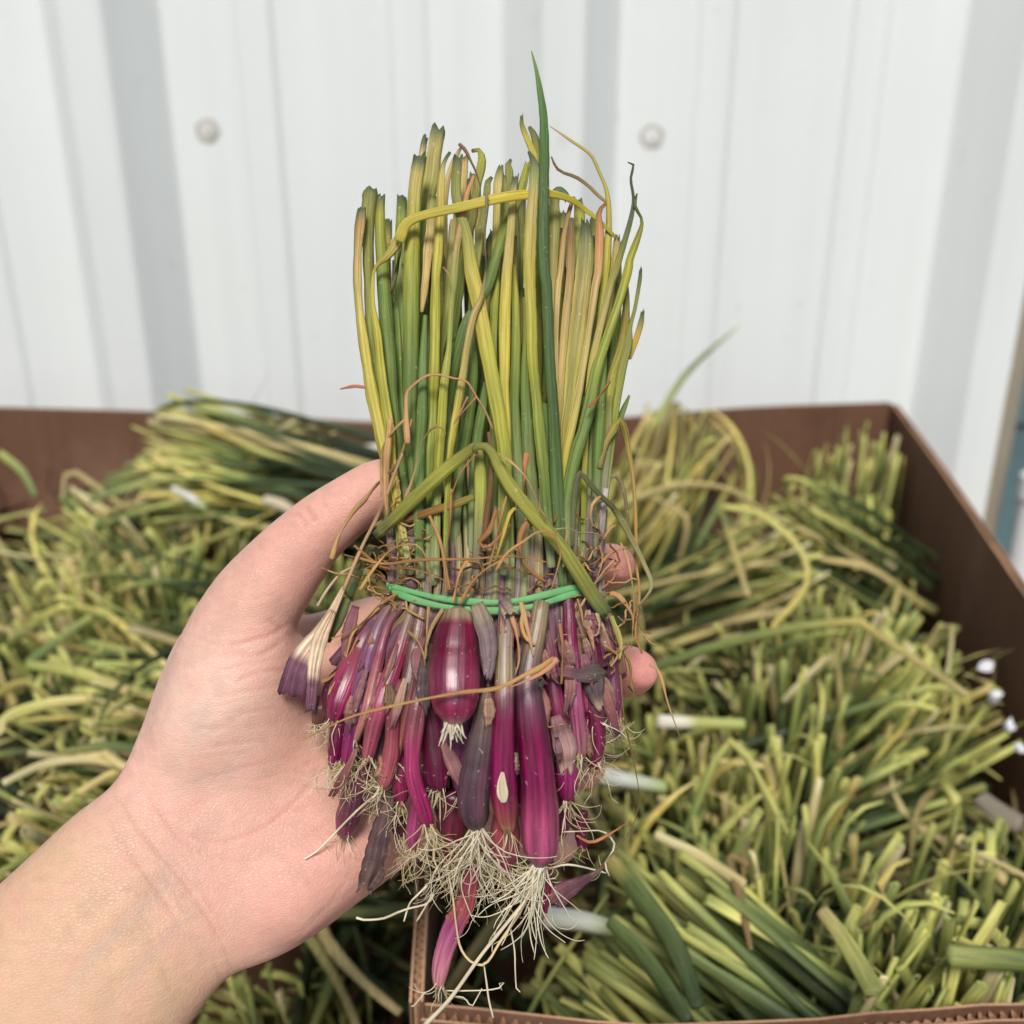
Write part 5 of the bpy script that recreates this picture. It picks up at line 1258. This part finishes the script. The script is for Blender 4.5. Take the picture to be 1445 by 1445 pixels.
bulb([(776, 1205), (773, 1250), (769, 1290)], (12, 11, 6), [(0, MAG), (1, S(130, 30, 80))], -.8, 5, 30)
bulb([(824, 1145), (820, 1175), (822, 1196)], (12, 18, 12), [(0, DMAG), (1, S(120, 30, 84))], -.4, 5, 25)
bulb([(640, 1120), (637, 1165), (638, 1200), (640, 1215)], (34, 42, 36, 20), [(0, DMAG), (.6, S(110, 50, 66)), (1, S(140, 80, 90))], -.6, 24, 70, 1.5)
bulb([(478, 1020), (475, 1050), (470, 1078)], (20, 24, 15), [(0, MAG), (1, S(150, 44, 108))], -.85, 16, 60, 1.5)
bulb([(545, 1110), (558, 1150), (564, 1178)], (26, 30, 18), [(0, DMAG), (1, S(88, 30, 62))], -.4, 14, 40, 1.5)
bulb([(866, 985), (870, 1010), (866, 1024)], (14, 15, 9), [(0, S(140, 80, 104)), (1, S(170, 120, 130))], -.7, 12, 35, 1.3, rdir=(-.5, .8))
bulb([(790, 1080), (796, 1140), (790, 1180)], (24, 30, 16), [(0, DMAG), (1, MAG)], -.5, 12, 50, 1.4)
bulb([(735, 1020), (738, 1080), (735, 1130)], (22, 26, 16), [(0, DMAG), (1, DMAG)], -.7, 6, 30)
bulb([(452, 985), (450, 1010), (446, 1024)], (16, 20, 12), [(0, S(130, 90, 90)), (1, S(120, 84, 70))], -.6, 16, 28, 1.6)
for i in range(20):             # bulbs filling in just behind the front ones
    x = 478 + i * 19 + rng.uniform(-6, 6); y1 = rng.uniform(1040, 1165) - abs(x - 665) * .42
    x0 = 695 + (x - 668) * .66
    c1 = rng.choice((DMAG, MAG, VIO, GRYP, PNK * .8, BRNR))
    bulb([(x0, 845), ((x * .6 + x0 * .4), 925), (x, y1 - 50), (x + rng.uniform(-6, 6), y1)], (13, 21, rng.uniform(27, 36), 15), [(0, NECK * .85), (.3, rng.choice((GRYP, NECK, MAG))), (.65, c1), (1, c1 * 1.1)], rng.uniform(-.86, -.62), 10, 45, 1.5, ns=16)
for i in range(26):             # bulbs deeper in the bunch
    x = rng.uniform(490, 850); y1 = rng.uniform(1020, 1170) - abs(x - 660) * .25
    x0 = 690 + (x - 670) * .7
    bulb([(x0, 880), ((x + x0) / 2, 950), (x, y1 - 50), (x + rng.uniform(-6, 6), y1)], (14, 22, rng.uniform(26, 34), 16), [(0, NECK * .8), (.4, MAG * .8), (1, rng.choice((DMAG, MAG, VIO)))], rng.uniform(-.45, .7), 9, 50, 1.5, ns=14)

# the flaw on one bulb: a bare white patch, a thin scale on its skin
part("scar", [(709, 1090), (708, 1105), (709, 1120), (711, 1132)], (5, 13, 17, 8), [(0, S(225, 200, 190)), (.5, S(228, 214, 196)), (1, S(232, 222, 206))], -1.2, M_DRY, flat=.1, extra=.0037, n=12)

# ---------------------------------------------------------------- papery skins
def husk(pts, w, cols, layer=-1.15, extra=.002, flat=.1, **k):
    pts = np.array(pts, float); n = max(14, int(np.sum(np.linalg.norm(np.diff(pts, axis=0), axis=1)) / 5))
    Q = catmull(np.c_[pts, np.array(w, float), np.zeros(len(pts))].tolist(), n)
    d = bd(Q[:, 0], Q[:, 1], layer, extra) + noise1(n, 2, .0008)
    P = np.array([W(Q[i, 0], Q[i, 1], d[i]) for i in range(n)])
    g = Geo()
    sheet(g, P, np.maximum(Q[:, 2], 1.0) * 1.2 * d / FPX / 2, ramp(cols, np.linspace(0, 1, n)), -FWD)
    return link("husk", g.mesh("husk"), M_DRY, bunch)
hk = [(0, S(205, 175, 155)), (.4, S(222, 200, 180)), (.62, S(225, 200, 185)), (.7, S(120, 80, 105)), (1, S(96, 56, 84))]
husk([(485, 828), (466, 868), (450, 898), (434, 918), (420, 942), (408, 985)], (5, 12, 22, 26, 30, 33), hk, layer=-.95, extra=.003, end='cut')
husk([(470, 862), (452, 900), (444, 935), (440, 975), (437, 1008)], (8, 18, 16, 14, 12), hk, layer=-.95, extra=.0045, end='cut')
part("husk", [(490, 845), (475, 880), (462, 905)], (13, 17, 9), [(0, S(112, 118, 78)), (1, S(84, 96, 58))], -.9, M_LEAF, flat=.3, wob=.1)
part("husk", [(525, 770), (508, 800), (492, 840)], (10, 14, 14), [(0, S(110, 112, 76)), (1, S(100, 112, 72))], -.85, M_LEAF, flat=.3, wob=.1)
husk([(551, 1122), (544, 1150), (537, 1175), (529, 1210), (520, 1238), (514, 1258)], (9, 18, 24, 26, 23, 17), [(0, S(120, 96, 100)), (.5, S(100, 78, 88)), (1, S(124, 100, 104))], layer=-.95, end='cut')
husk([(541, 1222), (534, 1240), (522, 1256)], (3, 11, 6), [(0, S(110, 86, 92)), (1, S(120, 96, 100))], layer=-.95)
husk([(853, 1222), (840, 1233), (819, 1246), (800, 1257), (788, 1266), (778, 1276)], (2, 7, 15, 24, 28, 16), [(0, S(130, 110, 100)), (.4, S(100, 66, 84)), (1, S(128, 78, 92))], layer=-.8, end='cut')
husk([(672, 852), (680, 872), (688, 900), (690, 935), (688, 958)], (16, 22, 22, 16, 8), [(0, S(150, 138, 118)), (.4, S(120, 104, 112)), (1, S(128, 108, 122))], layer=-1.25, extra=.005)
husk([(704, 850), (712, 856), (720, 868)], (5, 15, 17), [(0, S(100, 88, 100)), (.5, S(150, 130, 125)), (1, S(176, 160, 140))], layer=-1.25, extra=.005)
husk([(788, 948), (804, 950), (820, 953), (838, 950), (856, 948)], (10, 13, 16, 22, 18), [(0, S(142, 84, 106)), (.4, S(108, 84, 96)), (1, S(96, 90, 84))], layer=-1.1, extra=.005)
husk([(834, 945), (838, 965), (842, 985), (850, 1006)], (24, 26, 16, 6), [(0, S(92, 82, 84)), (.6, S(84, 66, 80)), (1, S(190, 170, 150))], layer=-1.05, extra=.003)
husk([(610, 905), (600, 945), (597, 975), (600, 1000)], (10, 18, 18, 10), [(0, S(92, 80, 84)), (1, S(88, 72, 84))], layer=-1.15, extra=.002)
husk([(625, 1050), (640, 1080), (652, 1110)], (8, 18, 8), [(0, S(150, 110, 116)), (1, S(130, 86, 100))], layer=-1.0)
husk([(783, 1010), (797, 1050), (800, 1090)], (12, 28, 14), [(0, S(150, 110, 124)), (1, S(178, 146, 146))], layer=-1.1, extra=.002)
husk([(548, 965), (550, 985), (545, 1000)], (8, 16, 7), [(0, S(120, 96, 76)), (1, S(128, 104, 82))], layer=-1.1, extra=.004)
husk([(745, 945), (750, 965), (760, 975)], (14, 28, 26), [(0, S(160, 150, 125)), (1, S(122, 110, 106))], layer=-1.2, extra=.0022)
husk([(540, 1065), (545, 1085), (535, 1098)], (12, 24, 16), [(0, S(170, 110, 104)), (1, S(176, 130, 116))], layer=-1.1, extra=.002)
husk([(658, 1262), (650, 1290), (640, 1305)], (16, 24, 26), [(0, S(160, 96, 96)), (1, S(186, 112, 112))], layer=-.9, extra=.002)

# ---------------------------------------------------------------- dry strands
T1, T2, T3 = S(208, 170, 124), S(190, 142, 96), S(160, 116, 76)
# thin torn skins clinging to the bulbs and necks
for i in range(46):
    x = rng.uniform(478, 852); y = rng.uniform(862, 1085) if i % 2 else rng.uniform(850, 950)
    u = (x - 672) / 205; L = rng.uniform(28, 78)
    dx = u * .38 + rng.gauss(0, .1)
    if abs(x - 641) < 42 and y > 868 - L: continue
    c0 = rng.choice((S(168, 146, 124), S(142, 96, 112), S(124, 84, 96), S(170, 120, 116), S(150, 112, 128), S(186, 156, 140)))
    c1 = rng.choice((S(100, 66, 80), S(128, 70, 96), S(146, 96, 104), S(150, 116, 100)))
    w = rng.uniform(8, 17)
    husk([(x, y), (x + dx * L * .5 + rng.gauss(0, 2), y + L * .5), (x + dx * L + rng.gauss(0, 4), y + L)], (w * .5, w, w * rng.uniform(.25, .8)), [(0, c0), (1, c1)], layer=-1.17, extra=rng.uniform(.0005, .0028))

def strand(pts, w, c=T1, layer=-1.2, extra=.004, **k):
    c2 = np.array(c) * rng.uniform(.8, 1.0)
    part("dry_strand", pts, w, [(0, c), (.5, c2), (1, c)], layer, M_DRY, flat=.45, extra=extra, wob=.22, ns=7, twist=rng.uniform(-3, 3), jit=.0006, **k)
strand([(575, 625), (573, 590), (573, 561), (575, 551), (600, 531), (621, 529), (640, 534), (658, 538), (671, 558), (686, 583), (695, 606)], (8, 8, 7, 5, 6, 6, 6, 7, 6, 6, 6), S(204, 160, 122))
strand([(570, 708), (583, 673), (593, 632), (606, 608), (618, 601), (626, 605), (629, 613)], (4, 4, 4, 5, 4, 4, 2), T1)
strand([(508, 832), (531, 798), (556, 773), (585, 768), (598, 779), (606, 806), (608, 832)], (5, 5, 4, 4, 4, 5, 6), S(206, 165, 110))
strand([(508, 788), (543, 796), (593, 790), (660, 789), (723, 785), (770, 793)], (4, 4, 5, 4, 4, 4), T2)
strand([(500, 770), (540, 800), (580, 802), (620, 815), (640, 832)], (4, 4, 4, 3, 3), T3)
strand([(468, 788), (478, 756), (498, 723), (515, 705), (530, 686), (560, 656), (573, 623), (581, 592)], (8, 5, 6, 7, 6, 7, 9, 5), S(196, 158, 112), layer=-1.1)
strand([(485, 832), (510, 773), (528, 738), (543, 706), (558, 665), (568, 640)], (5, 5, 5, 6, 5, 4), S(206, 168, 140))
strand([(448, 855), (462, 832), (480, 810), (498, 800)], (4, 4, 4, 3), S(196, 176, 160), layer=-.9)
strand([(538, 701), (538, 660), (540, 632), (553, 610), (572, 591)], (3, 4, 4, 4, 4), T1)
strand([(551, 592), (548, 625), (546, 656), (545, 700), (547, 728)], (8, 10, 12, 10, 7), S(218, 178, 130), layer=-1.2)
strand([(637, 690), (635, 740), (629, 789), (634, 832)], (3, 4, 4, 5), T2)
strand([(606, 728), (620, 760), (628, 798), (630, 835)], (4, 5, 5, 5), S(196, 150, 100))
strand([(674, 638), (651, 665), (638, 696)], (3, 3, 4), T2)
strand([(703, 640), (723, 653), (745, 678), (761, 715), (771, 733)], (3, 4, 4, 4, 3), T1, extra=.009)
strand([(744, 640), (742, 652), (741, 665), (739, 686)], (10, 8, 4, 3), S(190, 130, 92))
strand([(700, 805), (715, 781), (740, 763), (760, 750), (780, 753), (790, 773), (790, 790), (778, 832)], (4, 4, 4, 4, 5, 5, 4, 5), S(206, 160, 110), extra=.010)
strand([(752, 742), (745, 735), (735, 752), (733, 770), (740, 795), (757, 813), (772, 822)], (4, 6, 7, 6, 5, 5, 4), S(180, 128, 84))
strand([(876, 766), (886, 790), (893, 830), (895, 862), (891, 914)], (3, 4, 3, 3, 2), T1, layer=-.9)
strand([(857, 839), (868, 838), (880, 848), (893, 870), (892, 895)], (6, 8, 8, 6, 5), S(200, 155, 110), layer=-.95)
strand([(917, 938), (926, 942), (934, 958), (941, 987), (950, 1014), (960, 1042)], (5, 4, 5, 4, 4, 2), S(206, 170, 130), layer=-.5)
strand([(872, 930), (876, 960), (880, 1008), (891, 1060), (899, 1099), (902, 1130), (893, 1165), (872, 1195), (846, 1225)], (3, 3, 3, 3, 3, 3, 3, 3, 2), S(150, 116, 84), layer=-.6)
strand([(814, 1179), (824, 1185), (838, 1188), (868, 1172), (890, 1158)], (3, 4, 5, 5, 3), S(215, 150, 110), layer=-.6)
strand([(480, 549), (500, 545), (517, 547)], (2, 5, 4), S(190, 130, 110), layer=-.8)
strand([(830, 575), (845, 560), (861, 538)], (3, 6, 4), S(180, 120, 76))
strand([(648, 203), (658, 213), (664, 226), (671, 241), (678, 266), (677, 285)], (4, 5, 5, 5, 4, 3), S(140, 112, 92), extra=.0)
strand([(687, 272), (686, 300), (684, 340), (687, 380)], (5, 4, 4, 3), S(150, 132, 112), extra=.003)
strand([(552, 412), (558, 390), (566, 345)], (4, 5, 4), S(110, 105, 80), layer=-.5)
strand([(625, 377), (631, 384), (637, 395)], (2, 3, 2), S(200, 165, 130))
strand([(660, 560), (650, 580), (640, 600), (650, 585), (672, 560)], (3, 3, 2, 3, 3), S(190, 140, 110))
strand([(690, 610), (694, 660), (688, 720), (682, 770)], (6, 8, 9, 7), S(130, 98, 72), extra=.001)
strand([(700, 720), (690, 750), (676, 765), (690, 772), (720, 740)], (6, 8, 6, 6, 4), S(170, 118, 78))
strand([(715, 700), (705, 740), (698, 770), (690, 800)], (3, 6, 5, 4), S(206, 160, 100))
strand([(735, 716), (722, 720), (714, 740), (706, 770), (700, 790)], (3, 5, 9, 9, 5), S(200, 178, 90))
strand([(650, 850), (668, 820), (690, 800), (720, 785)], (6, 6, 5, 4), S(190, 145, 100))
strand([(660, 790), (648, 810), (640, 850)], (5, 6, 6), S(206, 158, 110))
strand([(762, 752), (800, 745), (815, 752), (838, 752), (855, 760)], (2, 3, 3, 3, 2), S(190, 165, 130))
strand([(800, 750), (797, 775), (795, 800)], (3, 5, 4), S(205, 150, 105))
strand([(848, 700), (836, 712), (834, 735), (842, 745), (848, 720)], (4, 6, 6, 4, 3), S(220, 175, 130))
# below the band
strand([(781, 929), (762, 942), (743, 951), (702, 971), (650, 977), (577, 991), (494, 1012), (425, 1046)], (6, 8, 7, 6, 5, 5, 5, 3), S(200, 158, 106), layer=-1.35, extra=.011)
strand([(786, 930), (770, 945), (748, 958), (720, 970)], (9, 8, 6, 3), S(205, 150, 124), layer=-1.35, extra=.011)
strand([(560, 838), (535, 855), (510, 880), (490, 893), (468, 901)], (5, 5, 5, 4, 3), S(196, 150, 96))
strand([(535, 858), (500, 890), (492, 912), (486, 935), (464, 980)], (4, 5, 5, 5, 5), S(196, 156, 100))
strand([(505, 900), (490, 930), (468, 955), (455, 962)], (4, 4, 5, 6), S(180, 140, 90))
strand([(740, 860), (736, 880), (742, 900), (755, 910)], (5, 6, 5, 4), S(214, 168, 110))
strand([(735, 850), (742, 880), (748, 905), (752, 925)], (7, 8, 7, 4), S(212, 172, 136))
strand([(722, 870), (730, 900), (733, 930), (728, 950)], (6, 7, 6, 3), S(200, 150, 116))
strand([(790, 880), (794, 910), (793, 945), (792, 965)], (5, 6, 6, 4), S(180, 136, 96))
strand([(575, 890), (590, 905), (598, 925), (600, 940)], (4, 4, 3, 2), S(170, 140, 92))
strand([(625, 860), (612, 880), (603, 905), (600, 930)], (6, 6, 5, 3), S(200, 160, 120))
strand([(605, 855), (603, 885), (602, 925)], (5, 5, 4), S(190, 155, 118))
strand([(815, 845), (820, 862), (823, 880), (828, 888), (836, 880)], (3, 4, 5, 5, 2), S(200, 160, 120))
strand([(828, 885), (833, 895), (838, 918)], (8, 8, 3), S(200, 150, 130))
strand([(842, 865), (846, 880), (843, 895), (836, 897)], (6, 6, 6, 4), S(200, 180, 150))
strand([(853, 910), (866, 920), (872, 925), (862, 940)], (4, 5, 4, 3), S(200, 160, 110))
strand([(895, 985), (891, 960), (888, 935), (877, 915)], (2, 5, 7, 4), S(140, 128, 72), layer=-.85)
strand([(862, 870), (870, 890), (876, 910), (874, 930)], (9, 11, 12, 5), S(186, 176, 110), layer=-1.0)
strand([(886, 968), (892, 975), (896, 979)], (2, 3, 1), S(60, 50, 50), layer=-.9)
strand([(820, 855), (835, 830), (850, 808), (866, 790)], (4, 4, 3, 3), S(206, 176, 140))
for (a, b, c) in (((845, 800), (862, 780), (884, 772)), ((838, 825), (858, 806), (880, 802)), ((850, 830), (866, 816), (868, 800)), ((852, 760), (862, 745), (880, 735)), ((846, 770), (850, 790), (842, 818))):
    strand([a, b, c], (3, 4, 3), S(200, 150, 112), layer=-.95)

# the mat of fine dead fibres above the band, too many to count
g = Geo()
for i in range(84):
    if i < 34: x, y = rng.gauss(538, 18), rng.gauss(800, 32)
    elif i < 62: x, y = rng.uniform(560, 840), rng.gauss(806, 22)
    else: x, y = rng.gauss(852, 18), rng.gauss(830, 60)
    a = rng.uniform(0, 6.28); pts = []
    ex = rng.uniform(.0, .005)
    for j in range(8):
        pts.append((x, y)); a += rng.gauss(0, .7); s = rng.uniform(4, 11); x += math.cos(a) * s; y += math.sin(a) * s * .8
    Q = catmull(pts, 16)
    d = bd(Q[:, 0], Q[:, 1], -1.02, ex) + noise1(16, 2, .0012)
    P = np.array([W(q[0], q[1], dd) for q, dd in zip(Q, d)])
    c = np.array(rng.choice((S(176, 138, 92), S(150, 114, 74), S(204, 166, 116), S(132, 100, 68), S(190, 150, 102))))
    sweep(g, P, np.full(16, rng.uniform(.8, 1.9)) * .3 / FPX, np.tile(c, (16, 1)), ns=5, end='round', start='round', streak=.05, ridges=0)
tag(link("dead_fibres", g.mesh("dead_fibres"), M_DRY, bunch), kind="stuff")

# long single roots
def root(pts, w, layer=-1.0, extra=.0, c=S(228, 214, 184)):
    part("long_root", pts, w, [(0, c), (1, np.array(c) * .95)], layer, M_ROOT, flat=.9, ns=7, extra=extra, jit=.001, wob=.08)
root([(759, 1240), (738, 1275), (719, 1298), (678, 1349), (636, 1408), (598, 1448)], (5, 5, 5, 5, 5.5, 7), -1.25)
root([(760, 1235), (735, 1285), (705, 1330), (690, 1355), (678, 1362), (662, 1355), (649, 1335), (643, 1300), (639, 1266), (632, 1230)], (4, 4, 4, 4, 4, 3.5, 3.5, 3, 3, 2.5), -1.15, c=S(222, 196, 150))
root([(430, 1212), (445, 1203), (459, 1190), (482, 1166), (508, 1140), (534, 1119)], (3, 3, 3.5, 3.5, 3.5, 4), -1.05, .003)
root([(457, 1190), (466, 1208), (472, 1226)], (2, 2, 2), -1.0)
root([(503, 1295), (515, 1298), (541, 1296), (560, 1288), (577, 1282), (603, 1275), (612, 1262)], (4, 3.5, 3.5, 3.5, 3, 3, 3), -.9)
root([(570, 1300), (578, 1275), (590, 1262), (602, 1250)], (2.5, 2.5, 3, 3), -.9)
root([(588, 1300), (600, 1280), (610, 1262)], (2.5, 2.5, 3), -.9)
root([(793, 1174), (820, 1173), (850, 1173), (867, 1190), (862, 1206), (854, 1216), (856, 1228), (860, 1236)], (2, 2, 2.5, 3, 3, 3, 3, 2.5), -.85)
root([(774, 1226), (802, 1220), (841, 1228), (855, 1232)], (3, 3, 2.5, 2), -.9)
root([(683, 1362), (687, 1390), (690, 1412), (696, 1436)], (2, 3, 3, 3), -1.0)
root([(630, 1398), (660, 1398), (688, 1397), (705, 1394), (711, 1388), (708, 1383), (704, 1390), (708, 1397)], (2, 2, 2, 2, 1.8, 1.5, 1.5, 1.5), -1.0)
root([(720, 1310), (726, 1340), (727, 1370), (729, 1398), (734, 1400)], (2.5, 2.2, 2, 2, 1.5), -.9)
root([(746, 1280), (747, 1310), (750, 1330), (754, 1345)], (2.5, 2, 2, 1.5), -1.0)
root([(600, 1400), (585, 1418), (580, 1420)], (2, 2, 1.5), -.9)
root([(830, 1060), (850, 1050), (868, 1043), (880, 1030), (882, 1018)], (2, 2, 2, 2, 1.5), -.8)
root([(640, 1406), (655, 1408), (665, 1420), (672, 1410), (680, 1395)], (2, 2, 2, 2, 2), -1.0)
# rootlets hanging as a fringe under the whole bunch
for (x0, x1, y0, n, L) in ((590, 660, 1190, 26, 80), (640, 720, 1205, 34, 95), (690, 770, 1225, 34, 90), (470, 540, 1075, 22, 60), (500, 570, 1105, 22, 60), (830, 880, 1015, 18, 40), (800, 850, 1075, 14, 45)):
    L *= 1.25
    g0 = part("root_plate", [((x0 + x1) / 2, y0 - 12), ((x0 + x1) / 2, y0)], (12, 8), [(0, S(150, 120, 90)), (1, S(150, 120, 90))], -.4, M_DRY, n=6)
    roots(g0, ((x0 + x1) / 2, y0, float(bd((x0 + x1) / 2, y0, -.8))), int(n * 1.15), L, spread=1.5, thick=1.5, w0=(x1 - x0), wild=1.7)

# ---------------------------------------------------------------- the rubber band, twice round the neck
M_BAND = simple_mat("green_rubber", S(112, 172, 110), .55, .35, 300, .08, .06, .2)
def bandpath(front):
    "closed loop: the traced front, then round the back"
    F_ = catmull(front, 40)
    pts = []
    for q in F_:
        d = bd(q[0], q[1], -1.0, .004)
        pts.append(W(q[0], q[1], d))
    a, b = F_[-1], F_[0]
    for i in range(1, 30):
        th = math.pi * i / 30
        x = (a[0] + b[0]) / 2 + (a[0] - b[0]) / 2 * math.cos(th); y = a[1] + (b[1] - a[1]) * i / 30
        d0 = bd(a[0], a[1], -1.0, .004)
        pts.append(W(x, y, d0 + .022 * math.sin(th) * 1.0))
    pts.append(pts[0])
    return np.array(pts)
for front in ([(547, 826), (570, 832), (610, 842), (650, 848), (700, 850), (745, 845), (790, 834), (832, 824)],
              [(550, 832), (575, 843), (610, 853), (650, 859), (700, 862), (750, 856), (790, 844), (828, 831)]):
    P = bandpath(front)
    g = Geo()
    n = len(P)
    t = np.linspace(0, 1, n)
    ra = np.full(n, 4.7 * .29 / FPX) * (1 + .18 * np.sin(t * 26 + rng.random() * 6))
    sweep(g, P, ra, np.ones((n, 3)), ns=10, flat=.4, facing=-FWD, end='none', start='none', ridges=.03, streak=0, twist=0)
    o = link("rubber_band", g.mesh("rubber_band"), M_BAND, bunch)
